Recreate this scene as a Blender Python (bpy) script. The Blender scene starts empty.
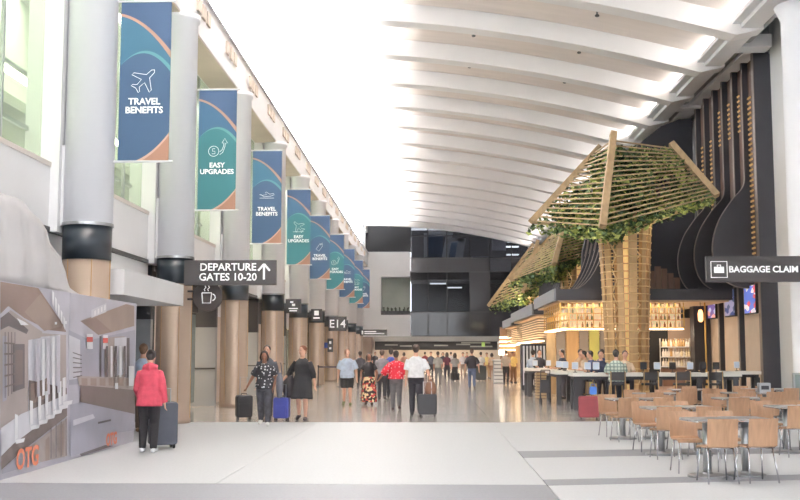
import bpy, math, random
from mathutils import Vector, Matrix
R = random.Random(7)
PI = math.pi
SC = bpy.context.scene
COL = SC.collection

# ------------------------------------------------------------------ camera, world, exposure, big lights
F = 1055.0
CAMZ = 1.55
PITCH = math.atan(104 / F)
YAW = math.atan(32 / F)
cam = bpy.data.cameras.new('camera'); cam.sensor_width = 36; cam.lens = F / 800 * 36
cam.clip_start = .05; cam.clip_end = 400
camo = bpy.data.objects.new('camera', cam); COL.objects.link(camo)
camo.location = (0, 0, CAMZ); camo.rotation_euler = (PI / 2 + PITCH, 0, YAW)
SC.camera = camo

SC.view_settings.view_transform = 'Standard'
SC.view_settings.look = 'None'
SC.view_settings.gamma = 1
SC.view_settings.use_curve_mapping = False
SC.view_settings.exposure = 0.30

w = bpy.data.worlds.new('world'); SC.world = w; w.use_nodes = True
w.node_tree.nodes['Background'].inputs[0].default_value = (.93, .97, 1.0, 1)
w.node_tree.nodes['Background'].inputs[1].default_value = 3.4

def area(name, loc, direction, sx, sy, power, color=(1, 1, 1), spread=PI):
    l = bpy.data.lights.new(name, 'AREA'); l.shape = 'RECTANGLE'; l.size = sx; l.size_y = sy
    l.energy = power; l.color = color; l.spread = spread
    o = bpy.data.objects.new(name, l); COL.objects.link(o); o.location = loc
    o.rotation_euler = Vector(direction).to_track_quat('-Z', 'Y').to_euler()
    return o
def point(name, loc, power, color, rad=.08):
    l = bpy.data.lights.new(name, 'POINT'); l.energy = power; l.color = color; l.shadow_soft_size = rad
    o = bpy.data.objects.new(name, l); COL.objects.link(o); o.location = loc
    return o
# cove uplights on the ledge of the left wall, washing the vault (one per bay)
for k in range(11):
    a = area('cove_light', (-5.735, 3 + 8 * k, 10.6), (0.42, 0, 1), .07, 7.9, 5600, (1, .99, .97))
    a.rotation_euler = (PI, -math.radians(24), 0)
# matching cove lights behind the lip of the right eave rail
for k in range(12):
    a = area('eave_light', (8.86, 3 + 8 * k, 11.27), (-1, 0, .25), 7.6, .1, 90, (1, .97, .93))
# unseen area lights added to brighten the glazed gallery on the left
for k in range(8):
    area('gallery_fill', (-8.4, 10 + 6 * k, 9.2), (-.25, 0, -1), 1.2, 4, 190, (1, .99, .9))

# ------------------------------------------------------------------ helpers
def cam_axes():
    f = Vector((-math.sin(YAW) * math.cos(PITCH), math.cos(YAW) * math.cos(PITCH), math.sin(PITCH)))
    r = Vector((math.cos(YAW), math.sin(YAW), 0))
    return f, r, r.cross(f)
_f, _r, _u = cam_axes()
def ray(px, py): return _f * F + _r * (px - 400) + _u * (250 - py)
def at(px, py, Y):                       # photo point -> place on the plane at distance Y
    d = ray(px, py); t = Y / d.y
    return Vector((d.x * t, Y, CAMZ + d.z * t))
def gr(px, py):                          # photo point -> place on the floor
    d = ray(px, py); t = -CAMZ / d.z
    return Vector((d.x * t, d.y * t, 0))
def onx(px, py, X):                      # photo point -> place on a plane of constant X
    d = ray(px, py); t = X / d.x
    return Vector((X, d.y * t, CAMZ + d.z * t))

def lin(c):
    out = []
    for v in c:
        v /= 255
        out.append(v / 12.92 if v <= .04045 else ((v + .055) / 1.055) ** 2.4)
    return (out[0], out[1], out[2], 1)
MATS = {}
def mat(name, rgb, rough=.6, metal=0, var=0, scale=3, emit=0, bump=0, trans=0, spec=.5, coat=0, stretch=None, alpha=1):
    if name in MATS: return MATS[name]
    m = bpy.data.materials.new(name); m.use_nodes = True
    nt = m.node_tree; b = nt.nodes['Principled BSDF']
    b.inputs['Base Color'].default_value = lin(rgb)
    b.inputs['Roughness'].default_value = rough; b.inputs['Metallic'].default_value = metal
    b.inputs['Specular IOR Level'].default_value = spec
    b.inputs['Coat Weight'].default_value = coat; b.inputs['Coat Roughness'].default_value = .12
    if trans: b.inputs['Transmission Weight'].default_value = trans
    if alpha < 1: b.inputs['Alpha'].default_value = alpha
    if emit:
        b.inputs['Emission Color'].default_value = lin(rgb); b.inputs['Emission Strength'].default_value = emit
    if var or bump:
        tc = nt.nodes.new('ShaderNodeTexCoord'); mp = nt.nodes.new('ShaderNodeMapping')
        nt.links.new(tc.outputs['Object'], mp.inputs[0])
        if stretch: mp.inputs['Scale'].default_value = stretch
        n = nt.nodes.new('ShaderNodeTexNoise'); n.inputs['Scale'].default_value = scale; n.inputs['Detail'].default_value = 5
        nt.links.new(mp.outputs[0], n.inputs['Vector'])
        if var:
            cr = nt.nodes.new('ShaderNodeValToRGB'); c = lin(rgb)
            cr.color_ramp.elements[0].position = .3; cr.color_ramp.elements[1].position = .7
            cr.color_ramp.elements[0].color = tuple(max(0, x * (1 - var)) for x in c[:3]) + (1,)
            cr.color_ramp.elements[1].color = tuple(min(1, x * (1 + var)) for x in c[:3]) + (1,)
            nt.links.new(n.outputs['Fac'], cr.inputs[0]); nt.links.new(cr.outputs[0], b.inputs['Base Color'])
        if bump:
            bp = nt.nodes.new('ShaderNodeBump'); bp.inputs['Strength'].default_value = bump; bp.inputs['Distance'].default_value = .02
            nt.links.new(n.outputs['Fac'], bp.inputs['Height']); nt.links.new(bp.outputs[0], b.inputs['Normal'])
    MATS[name] = m
    return m
def glass(name, rgb, t=.6, rough=.05, body=None):
    """thin sheet glass: part clear, part glossy"""
    if name in MATS: return MATS[name]
    m = bpy.data.materials.new(name); m.use_nodes = True; nt = m.node_tree
    b = nt.nodes['Principled BSDF']; b.inputs['Base Color'].default_value = lin(body or rgb); b.inputs['Roughness'].default_value = rough
    tr = nt.nodes.new('ShaderNodeBsdfTransparent'); tr.inputs[0].default_value = lin(rgb)
    mx = nt.nodes.new('ShaderNodeMixShader'); mx.inputs[0].default_value = t
    nt.links.new(b.outputs[0], mx.inputs[1]); nt.links.new(tr.outputs[0], mx.inputs[2])
    nt.links.new(mx.outputs[0], nt.nodes['Material Output'].inputs[0])
    MATS[name] = m
    return m

class MB:
    def __init__(s): s.v = []; s.f = []; s.m = []
    def add(s, vs, fs, m=0):
        k = len(s.v); s.v += [tuple(p) for p in vs]
        for f in fs: s.f.append(tuple(i + k for i in f)); s.m.append(m)
        return s
    def box(s, x0, x1, y0, y1, z0, z1, m=0):
        if x0 > x1: x0, x1 = x1, x0
        if y0 > y1: y0, y1 = y1, y0
        if z0 > z1: z0, z1 = z1, z0
        return s.add([(x0, y0, z0), (x1, y0, z0), (x1, y1, z0), (x0, y1, z0), (x0, y0, z1), (x1, y0, z1), (x1, y1, z1), (x0, y1, z1)],
              [(3, 2, 1, 0), (4, 5, 6, 7), (0, 1, 5, 4), (1, 2, 6, 5), (2, 3, 7, 6), (3, 0, 4, 7)], m)
    def beam(s, p, q, wd, ht, up=(0, 0, 1), m=0, w2=None, h2=None):
        p = Vector(p); q = Vector(q); t = (q - p).normalized(); up = Vector(up)
        if abs(t.dot(up)) > .97: up = Vector((0, 1, 0)) if abs(t.y) < .9 else Vector((1, 0, 0))
        a = t.cross(up).normalized(); b = a.cross(t)
        vs = []
        for c, ww, hh in ((p, wd, ht), (q, w2 or wd, h2 or ht)):
            for i, j in ((-1, -1), (1, -1), (1, 1), (-1, 1)): vs.append(c + a * (i * ww / 2) + b * (j * hh / 2))
        return s.add(vs, [(0, 1, 2, 3), (7, 6, 5, 4), (0, 4, 5, 1), (1, 5, 6, 2), (2, 6, 7, 3), (3, 7, 4, 0)], m)
    def tube(s, pts, rads, n=10, ref=None, m=0, flat0=True, flat1=True, closed=False):
        pts = [Vector(p) for p in pts]; N = len(pts)
        if not isinstance(rads, (list, tuple)): rads = [rads] * N
        k = len(s.v); rings = []; u = None
        P = []; RR = []; TT = []
        for i in range(N):
            a = pts[max(0, i - 1)]; b = pts[min(N - 1, i + 1)]
            if closed: a = pts[(i - 1) % N]; b = pts[(i + 1) % N]
            t = (b - a).normalized(); P.append(pts[i]); RR.append(rads[i] if isinstance(rads[i], (list, tuple)) else (rads[i], rads[i])); TT.append(t)
        if not flat0:
            rx, ry = RR[0]; t = TT[0]; c = P[0]
            P[0:0] = [c - t * min(rx, ry) * .85, c - t * min(rx, ry) * .5]; RR[0:0] = [(rx * .45, ry * .45), (rx * .85, ry * .85)]; TT[0:0] = [t, t]
        if not flat1:
            rx, ry = RR[-1]; t = TT[-1]; c = P[-1]
            P += [c + t * min(rx, ry) * .5, c + t * min(rx, ry) * .85]; RR += [(rx * .85, ry * .85), (rx * .45, ry * .45)]; TT += [t, t]
        vs = []
        for c, (rx, ry), t in zip(P, RR, TT):
            rf = Vector(ref) if ref else (u if u is not None else (Vector((1, 0, 0)) if abs(t.x) < .9 else Vector((0, 1, 0))))
            u = rf - t * rf.dot(t)
            if u.length < 1e-4: u = Vector((0, 1, 0)) - t * t.y
            u.normalize(); v = t.cross(u)
            for j in range(n):
                a = 2 * PI * j / n
                vs.append(c + u * (math.cos(a) * rx) + v * (math.sin(a) * ry))
        M = len(P); fs = []
        for i in range(M - 1 + (1 if closed else 0)):
            i2 = (i + 1) % M
            for j in range(n):
                j2 = (j + 1) % n
                fs.append((i * n + j, i * n + j2, i2 * n + j2, i2 * n + j))
        if not closed:
            fs.append(tuple(reversed(range(n)))); fs.append(tuple((M - 1) * n + j for j in range(n)))
        return s.add(vs, fs, m)
    def prism(s, poly, axis, a, b, m=0):
        """poly of 2-D points extruded along axis from a to b; x:(y,z) y:(x,z) z:(x,y)"""
        n = len(poly)
        def P(p, t): return {'x': (t, p[0], p[1]), 'y': (p[0], t, p[1]), 'z': (p[0], p[1], t)}[axis]
        ar = sum(poly[i][0] * poly[(i + 1) % n][1] - poly[(i + 1) % n][0] * poly[i][1] for i in range(n))
        if ar < 0: poly = list(reversed(poly))
        if (axis == 'y') != (b < a): a, b = b, a
        vs = [P(p, a) for p in poly] + [P(p, b) for p in poly]
        fs = [tuple(reversed(range(n))), tuple(range(n, 2 * n))] + [(i, (i + 1) % n, n + (i + 1) % n, n + i) for i in range(n)]
        return s.add(vs, fs, m)
    def strip(s, A, B, axis, a, b, m=0):
        """closed solid between two outlines A and B (2-D point lists of equal length) extruded along axis"""
        for i in range(len(A) - 1):
            s.prism([A[i], A[i + 1], B[i + 1], B[i]], axis, a, b, m)
        return s
    def lathe(s, prof, n=20, c=(0, 0, 0), m=0):
        vs = []; 
        for r, z in prof:
            for j in range(n):
                a = 2 * PI * j / n; vs.append((c[0] + r * math.cos(a), c[1] + r * math.sin(a), c[2] + z))
        fs = []
        for i in range(len(prof) - 1):
            for j in range(n):
                j2 = (j + 1) % n; fs.append((i * n + j, i * n + j2, (i + 1) * n + j2, (i + 1) * n + j))
        fs.append(tuple(reversed(range(n)))); fs.append(tuple((len(prof) - 1) * n + j for j in range(n)))
        return s.add(vs, fs, m)
    def ell(s, c, r, n=12, k=8, rot=None, m=0):
        vs = [Vector((0, 0, -r[2]))]; 
        for i in range(1, k):
            p = -PI / 2 + PI * i / k
            for j in range(n):
                a = 2 * PI * j / n
                vs.append(Vector((r[0] * math.cos(p) * math.cos(a), r[1] * math.cos(p) * math.sin(a), r[2] * math.sin(p))))
        vs.append(Vector((0, 0, r[2])))
        if rot: vs = [rot @ v for v in vs]
        vs = [v + Vector(c) for v in vs]; L = len(vs) - 1; fs = []
        for j in range(n):
            j2 = (j + 1) % n
            fs.append((0, 1 + j2, 1 + j)); fs.append((L, L - n + j, L - n + j2))
            for i in range(k - 2): fs.append((1 + i * n + j, 1 + i * n + j2, 1 + (i + 1) * n + j2, 1 + (i + 1) * n + j))
        return s.add(vs, fs, m)
    def rbox(s, x0, x1, y0, y1, z0, z1, r=.03, axis='y', m=0):
        """box with rounded corners in the plane across axis"""
        if axis == 'y': a0, a1, b0, b1, t0, t1 = x0, x1, z0, z1, y0, y1
        elif axis == 'z': a0, a1, b0, b1, t0, t1 = x0, x1, y0, y1, z0, z1
        else: a0, a1, b0, b1, t0, t1 = y0, y1, z0, z1, x0, x1
        p = []
        for cx, cy, st in ((a1 - r, b0 + r, -90), (a1 - r, b1 - r, 0), (a0 + r, b1 - r, 90), (a0 + r, b0 + r, 180)):
            for k in range(4):
                q = math.radians(st + 30 * k); p.append((cx + r * math.cos(q), cy + r * math.sin(q)))
        return s.prism(p, axis, t0, t1, m)
    def mesh(s, name, mats, smooth=False):
        me = bpy.data.meshes.new(name); me.from_pydata(s.v, [], s.f)
        for m_ in (mats if isinstance(mats, (list, tuple)) else [mats]): me.materials.append(m_)
        if any(s.m): me.polygons.foreach_set('material_index', s.m)
        if smooth: me.polygons.foreach_set('use_smooth', [True] * len(s.f))
        me.update(); return me
    def build(s, name, mats, parent=None, smooth=False):
        return obj(name, s.mesh(name, mats, smooth), parent)

def obj(name, me, parent=None):
    o = bpy.data.objects.new(name, me); COL.objects.link(o)
    if parent: o.parent = parent
    return o
def tag(o, label=None, cat=None, group=None, kind=None):
    if label: o['label'] = label
    if cat: o['category'] = cat
    if group: o['group'] = group
    if kind: o['kind'] = kind
    return o
def thing(name, label, cat, loc=(0, 0, 0), rz=0, group=None):
    o = bpy.data.objects.new(name, None); COL.objects.link(o); o.location = loc; o.rotation_euler = (0, 0, rz)
    o.empty_display_size = .1
    return tag(o, label, cat, group)
def struct(o, label=None): return tag(o, label, None, None, 'structure')
def holder(name, label=None):
    o = bpy.data.objects.new(name, None); COL.objects.link(o); o['kind'] = 'structure'
    if label: o['label'] = label
    return o
def dup(root, loc, rz=0, label=None, group=None, scale=None):
    r = root.copy(); COL.objects.link(r); r.location = loc; r.rotation_euler = (0, 0, rz)
    if label: r['label'] = label
    if group: r['group'] = group
    if scale: r.scale = scale
    for ch in KIDS(root):
        c = ch.copy(); COL.objects.link(c); c.parent = r
        for g in KIDS(ch):
            d = g.copy(); COL.objects.link(d); d.parent = c
    return r
def KIDS(o): return list(o.children)
def box(name, m, parent, *a): return MB().box(*a).build(name, m, parent)
def text_mesh(body, size, align='CENTER', ext=.004, spacing=1.0, bold=0.0):
    cu = bpy.data.curves.new('lettering', 'FONT'); cu.body = body; cu.size = size; cu.align_x = align; cu.extrude = ext
    cu.space_line = .95; cu.space_character = spacing; cu.offset = bold; cu.resolution_u = 3
    o = bpy.data.objects.new('lettering', cu); COL.objects.link(o)
    dg = bpy.context.evaluated_depsgraph_get(); dg.update()
    me = bpy.data.meshes.new_from_object(o.evaluated_get(dg))
    bpy.data.objects.remove(o); bpy.data.curves.remove(cu)
    return me
_TX = {}
def lettering(parent, body, size, x, y, z, m, name='lettering', **k):
    """upright text facing -Y"""
    key = (body, size, tuple(sorted(k.items())), m.name)
    if key not in _TX:
        me = text_mesh(body, size, **k); me.materials.clear(); me.materials.append(m); _TX[key] = me
    o = obj(name, _TX[key], parent); o.location = (x, y, z); o.rotation_euler = (PI / 2, 0, 0)
    return o

# ------------------------------------------------------------------ materials
WHITE = mat('white_paint', (236, 235, 236), .55, var=.03, scale=.6)
WHITE2 = mat('white_trim', (226, 226, 228), .5, var=.03, scale=1)
COLW = mat('column_white', (245, 245, 250), .5, var=.03, scale=1.5, stretch=(1, 1, .2))
CEIL = mat('ceiling_board', (234, 224, 218), .75, var=.05, scale=1.2, stretch=(.4, 2, 1))
RIBM = mat('rib_paint', (240, 237, 236), .6, var=.03, scale=.8)
CLAD = mat('column_cladding', (164, 146, 132), .42, metal=.2, var=.06, scale=2, stretch=(1, 1, .1))
BLACKG = mat('black_gloss', (34, 42, 50), .3, var=.15, scale=1.5)
BLACK = mat('black_matt', (34, 34, 37), .55, var=.1, scale=2)
CHAR = mat('charcoal', (52, 52, 57), .6, var=.1, scale=2)
SIGN = mat('sign_face', (62, 59, 60), .5, var=.04, scale=2)
PRINT = mat('white_print', (245, 245, 245), .5, emit=.25)
BEIGE = mat('beige_soffit', (214, 200, 188), .7, var=.04, scale=1)
BROWNW = mat('brown_panel', (112, 84, 68), .5, var=.15, scale=2, stretch=(3, 3, .3))
GREYP = mat('grey_panel', (146, 150, 155), .45, var=.04, scale=1)
TRIMD = mat('dark_trim', (70, 68, 68), .45)
CHROME = mat('chrome', (198, 198, 202), .22, metal=1)
STEEL = mat('brushed_steel', (176, 177, 180), .34, metal=.9, var=.05, scale=6, stretch=(1, 1, .1))
WOOD = mat('chair_ply', (166, 130, 102), .42, var=.14, scale=3, stretch=(9, 9, .6))
WOODE = mat('ply_edge', (206, 176, 146), .5, var=.1, scale=10)
OAK = mat('slat_timber', (168, 144, 110), .6, var=.16, scale=4, stretch=(2, 2, .5))
GOLDW = mat('trunk_timber', (180, 146, 102), .5, var=.15, scale=3, stretch=(3, 3, .4))
GOLD = mat('brass', (205, 168, 96), .3, metal=.7)
WARM = mat('warm_lamp', (255, 205, 130), .5, emit=6)
WARMSOFT = mat('warm_backlight', (255, 200, 128), .5, emit=1.6)
COOLLAMP = mat('fluorescent_lamp', (255, 250, 225), .5, emit=22)
LEAF = [mat('leaf_dark', (58, 80, 50), .6, var=.3, scale=9), mat('leaf_mid', (98, 118, 66), .6, var=.3, scale=9), mat('leaf_light', (160, 168, 92), .6, var=.25, scale=9)]
SKIN = mat('skin_tan', (205, 160, 138), .55, var=.05, scale=8)
SKIN2 = mat('skin_brown', (140, 98, 78), .55, var=.05, scale=8)

# ------------------------------------------------------------------ floor
floor = holder('floor', 'pale polished terrazzo floor with grey bands')
T_W = mat('terrazzo_white', (192, 194, 197), .45, spec=.25, var=.05, scale=26)
T_G = mat('terrazzo_grey', (134, 136, 143), .45, spec=.25, var=.08, scale=26)
T_B = mat('terrazzo_beige', (228, 220, 214), .17, var=.08, scale=14, coat=.5)
T_D = mat('terrazzo_brown', (178, 168, 162), .17, var=.08, scale=14, coat=.5)
JOINT = mat('floor_joint', (150, 148, 146), .6)
box('floor_base', JOINT, floor, -14, 16, -14, 128, -.25, -.012)
def slab(m, pts):
    MB().prism([(p[0], p[1]) for p in pts], 'z', -.03, 0).build('slab', m, floor)
XJ = 1.362; J = .006
yb0, yb1, ye = 11.2, 12.82, 24.3
# left of the long joint: straight courses
def lft(m, y0, y1, x0=-14, x1=XJ):
    slab(m, [(x0, y0 + J), (x1 - J, y0 + J), (x1 - J, y1 - J), (x0, y1 - J)])
lft(T_W, -14, -2); lft(T_W, -2, 4.5); lft(T_G, 4.5, 6.1); lft(T_W, 6.1, yb0)
lft(T_G, yb0, yb1); lft(T_W, yb1, ye, -14, -2.6); lft(T_W, yb1, ye, -2.6)
# right of it the courses run a little askew
sk = .20
def rgt(m, y0, y1, x0=XJ, x1=16):
    slab(m, [(x0 + J, y0 + J), (x1, y0 + (x1 - x0) * sk), (x1, y1 + (x1 - x0) * sk - J), (x0 + J, y1 - J)])
rgt(T_W, -14, 0); rgt(T_W, 0, 9.6); rgt(T_G, 9.6, 10.2); rgt(T_W, 10.2, 12.75); rgt(T_G, 12.75, 13.35); rgt(T_W, 13.35, 16.1); rgt(T_G, 16.1, 17.2); rgt(T_W, 17.2, 20.2); rgt(T_W, 20.2, 22.2)
slab(T_W, [(XJ + J, 22.2 + J), (16, 22.2 + 14.64 * sk), (16, ye + 2.93), (XJ + J, ye - J)])
slab(T_B, [(XJ + J, ye + J), (16, ye + 2.94), (16, 27.3), (XJ + J, 27.3)])
# far half: warmer polished courses with thin brown bands
y = ye
while y < 27.2:
    slab(T_B, [(-14, y + J), (XJ - J, y + J), (XJ - J, 27.3), (-14, 27.3)]); y = 27.3
k = 0
while y < 126:
    d = .45 if k % 2 == 0 else 4.2
    for xa, xb in ((-14, -3.4), (-3.4, 1.362), (1.362, 16)):
        slab(T_D if k % 2 == 0 else T_B, [(xa + J, y + J), (xb - J, y + J), (xb - J, y + d - J), (xa + J, y + d - J)])
    y += d; k += 1

# ------------------------------------------------------------------ ceiling: vault boards and ribs
def zc(x): return 13.35 - (.0098 * (x + 5.5) ** 2 if x > -5.5 else 0)
YB = 95.0
ceiling = holder('ceiling', 'white vaulted ceiling with broad painted ribs')
XS = [-6.3 + i * (15.9 / 20) for i in range(21)]
ribY = [34.4 + 4.08 * k for k in range(-11, 15)]
pan = MB().strip([(x, zc(x)) for x in XS], [(x, zc(x) + .18) for x in XS], 'y', 0, 4.06).mesh('ceiling_panel', CEIL)
def ribmesh():
    m = MB()
    A = [(x, zc(x) - .01) for x in XS]; B = [(x, zc(x) - .62 * min(1, .35 + (9.6 - x) / 1.1)) for x in XS]
    return m.strip(B, A, 'y', -.33, .33).mesh('rib', RIBM)
rm = ribmesh()
for yy in ribY:
    o = obj('ceiling_panel', pan, ceiling); o.location = (0, yy + .01, 0)
    o = obj('rib', rm, ceiling); o.location = (0, yy, 0)
    # small sprinkler heads on the boards
heads = MB().lathe([(.05, -.16), (.07, -.14), (.07, -.1), (.03, -.09), (.03, .05)], 8).mesh('sprinkler_head', TRIMD)
for yy in ribY[8:18]:
    for xx in (1.5, 5.2):
        o = obj('sprinkler_head', heads, ceiling); o.location = (xx, yy + 2.04, zc(xx))
# roof deck keeps daylight out above the boards
box('roof_deck', WHITE, ceiling, -12, 16, -3, 126, 13.7, 13.9)
wall_behind = None

# ------------------------------------------------------------------ left wall
COLY = [17.8, 24.0, 31.4, 39.0, 46.5, 54.0, 61.5, 69.0, 76.5, 84.0]
ALLY = [-3.0, 3.0, 10.4] + COLY + [91.5, 95.0]
wl = holder('wall_left', 'white left wall with glazed gallery above shop fronts')
GLG = glass('gallery_glass', (228, 235, 226), .76, .04)
GLB = glass('clerestory_glass', (205, 226, 240), .6, .05)
GALW = mat('gallery_wall', (226, 230, 216), .5, var=.06, scale=.8)
box('upper_band', WHITE, wl, -6.6, -5.78, -3, 95, 9.45, 10.75)
box('eave_band', WHITE, wl, -6.6, -5.78, -3, 95, 12.5, 13.7)
box('cove_ledge', WHITE2, wl, -5.78, -5.69, -3, 95, 10.52, 10.57)
box('soffit', BEIGE, wl, -6.6, -5.8, -3, 95, 9.41, 9.45)
box('spandrel', WHITE, wl, -6.95, -6.45, -3, 95, 3.68, 4.7)
box('spandrel_cap', mat('cap_beige', (222, 212, 205), .6), wl, -6.95, -6.43, -3, 95, 4.7, 4.78)
box('spandrel_trim', TRIMD, wl, -6.97, -6.42, -3, 95, 3.6, 3.68)
box('lower_fascia', WHITE, wl, -6.95, -6.5, 12, 23.9, 2.9, 3.6)
box('gallery_floor', WHITE2, wl, -11, -6.95, -3, 95, 4.4, 4.7)
box('gallery_back', GALW, wl, -11.2, -11, -3, 95, 0, 9.45)
box('gallery_ceiling', WHITE, wl, -11, -6.6, -3, 95, 9.45, 9.65)
box('gallery_bulkhead', GALW, wl, -9.6, -9.2, -3, 95, 7.2, 9.45)
rail = box('gallery_rail', STEEL, wl, -6.9, -6.84, -3, 95, 5.33, 5.4)
vent = MB().box(-5.79, -5.72, -.19, .19, 9.98, 10.32).mesh('vent', BEIGE)
for k in range(len(ALLY) - 1):
    y0, y1 = ALLY[k], ALLY[k + 1]; mid = (y0 + y1) / 2
    if y1 - y0 < 4: continue
    box('pier', WHITE, wl, -6.9, -6.3, y0 - .36, y0 + .36, 3.6, 9.42)
    n = 4
    for i in range(n):
        a = y0 + .36 + (y1 - y0 - .72) * i / n; b = y0 + .36 + (y1 - y0 - .72) * (i + 1) / n
        box('gallery_pane', GLG, wl, -6.64, -6.62, a + .01, b - .01, 4.78, 9.41)
        if i: box('mullion', STEEL, wl, -6.68, -6.61, a - .02, a + .02, 4.78, 9.41)
    # clerestory: two windows to a bay, vents under the piers between them
    for h in (0, 1):
        c = y0 + (y1 - y0) * (.25 + .5 * h); q = (y1 - y0) / 4
        box('clerestory_pane', GLB, wl, -6.1, -6.06, c - q + .75, c + q - .75, 10.75, 12.5)
        for e in (-1, 1):
            a, b = sorted((c + e * q, c + e * (q - .75)))
            box('clerestory_pier', WHITE, wl, -6.58, -5.79, a, b, 10.75, 12.5)
        for e in (-.55, 0, .55):
            o = obj('vent', vent, wl); o.location = (0, c + e, 0)
        o = box('ceiling_slot', BEIGE, wl, -5.78, -5.72, c - .5, c + .5, 12.56, 12.66)
# lights in the gallery
for k, yy in enumerate([8.5, 11.5, 14.5, 17.5, 20.5, 23.5, 26.5, 30, 34, 38, 42, 46]):
    t = thing('tube_light', 'long tube light in the glazed gallery, %s counted from the camera' % ['nearest', 'second', 'third', 'fourth', 'fifth', 'sixth', 'seventh', 'eighth', 'ninth', 'tenth', 'eleventh', 'twelfth'][k], 'light', (-8.3, yy, 0), 0, 'gallery tube lights')
    box('lamp_tube', COOLLAMP, t, -.07, .07, -1.1, 1.1, 7.06, 7.12)
    box('housing', STEEL, t, -.12, .12, -1.15, 1.15, 7.12, 7.24)
    for q in (-.8, .8): MB().tube([(0, q, 7.24), (0, q, 9.45)], .012, 6).build('hanger', STEEL, t)
# shop fronts under the gallery
shop = holder('wall_shopfront', 'row of shop fronts under the gallery')
SHOPG = glass('shop_glass', (190, 200, 200), .55, .05)
SHOPL = mat('shop_interior', (222, 205, 182), .6, var=.2, scale=1.5)
box('shop_back', SHOPL, shop, -10.9, -10.7, -3, 95, 0, 4.4)
for k in range(len(COLY)):
    y0 = COLY[k]; y1 = COLY[k + 1] if k + 1 < len(COLY) else 91.5
    if k == 0:
        box('brown_panel', BROWNW, shop, -7.3, -7.1, y0 - 8, 21.6, 0, 4.4)
        box('dark_panel', CHAR, shop, -7.28, -7.08, 21.62, 24.5, 0, 4.4)
        continue
    # a solid return wall facing the hall's near end, then glass
    box('return_wall', GREYP, shop, -7.4, -6.5, y0 + .25, y0 + .45, 0, 2.35)
    box('return_sign_panel', CHAR, shop, -7.4, -6.5, y0 + .24, y0 + .46, 2.35, 4.4)
    box('kick_rail', TRIMD, shop, -7.4, -6.5, y0 + .22, y0 + .25, 1.1, 1.14)
    n = 4; L = (y1 - y0 - .9) / n
    for i in range(n):
        a = y0 + .5 + i * L
        box('shop_frame', CHAR, shop, -7.02, -6.92, a - .05, a + .05, 0, 3.58)
        if i == 1: box('stone_panel', BEIGE, shop, -7.0, -6.94, a + .06, a + L - .06, 0, 3.58)
        else: box('shop_pane', SHOPG, shop, -6.98, -6.96, a + .06, a + L - .06, .15, 2.7)
    box('shop_fascia', CHAR if k % 2 else WHITE2, shop, -7.1, -6.9, y0 + .5, y1 - .4, 2.75, 4.4)
    o = box('shop_lamp', mat('shop_lamp_face', (255, 236, 205), .5, emit=8), shop, -9.6, -8.0, y0 + 1.2, y1 - 1.2, 4.3, 4.36)

# white canopy slab in front of the first shop
MB().box(-7.05, -5.36, 18.2, 22.6, 2.58, 3.03).build('canopy_slab', WHITE2)
tag(bpy.data.objects['canopy_slab'], 'white slab canopy jutting from the wall above the printed hoarding', 'canopy')

# ------------------------------------------------------------------ columns
ORD = ['nearest', 'second', 'third', 'fourth', 'fifth', 'sixth', 'seventh', 'eighth', 'ninth', 'tenth']
c0 = None
for k, yy in enumerate(COLY):
    lab = '%s round column in the left row, brown metal below, white above' % ORD[k]
    if c0 is None:
        c0 = thing('column', lab, 'column', (-5.9, yy, 0), 0, 'left columns')
        MB().lathe([(.415, 0), (.415, .1), (.40, .11), (.40, 3.14)], 32).build('cladding', CLAD, c0, True)
        MB().lathe([(.41, 3.14), (.41, 3.72)], 32).build('glass_band', BLACKG, c0, True)
        MB().lathe([(.435, 3.72), (.435, 3.77)], 32).build('collar', STEEL, c0)
        MB().lathe([(.42, 3.77), (.42, 9.3), (.47, 9.32), (.47, 9.45)], 32).build('shaft', COLW, c0, True)
        box('pier_link', WHITE, c0, -.72, -.25, -.22, .22, 3.72, 5.1)
        s_ = MB()
        for i in range(6):
            a = i * PI / 3
            s_.beam((.407 * math.cos(a), .407 * math.sin(a), .1), (.407 * math.cos(a), .407 * math.sin(a), 3.14), .012, .012)
        s_.build('seam', mat('column_seam', (196, 160, 120), .3, metal=.8), c0)
    else:
        dup(c0, (-5.9, yy, 0), 0, lab)

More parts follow.
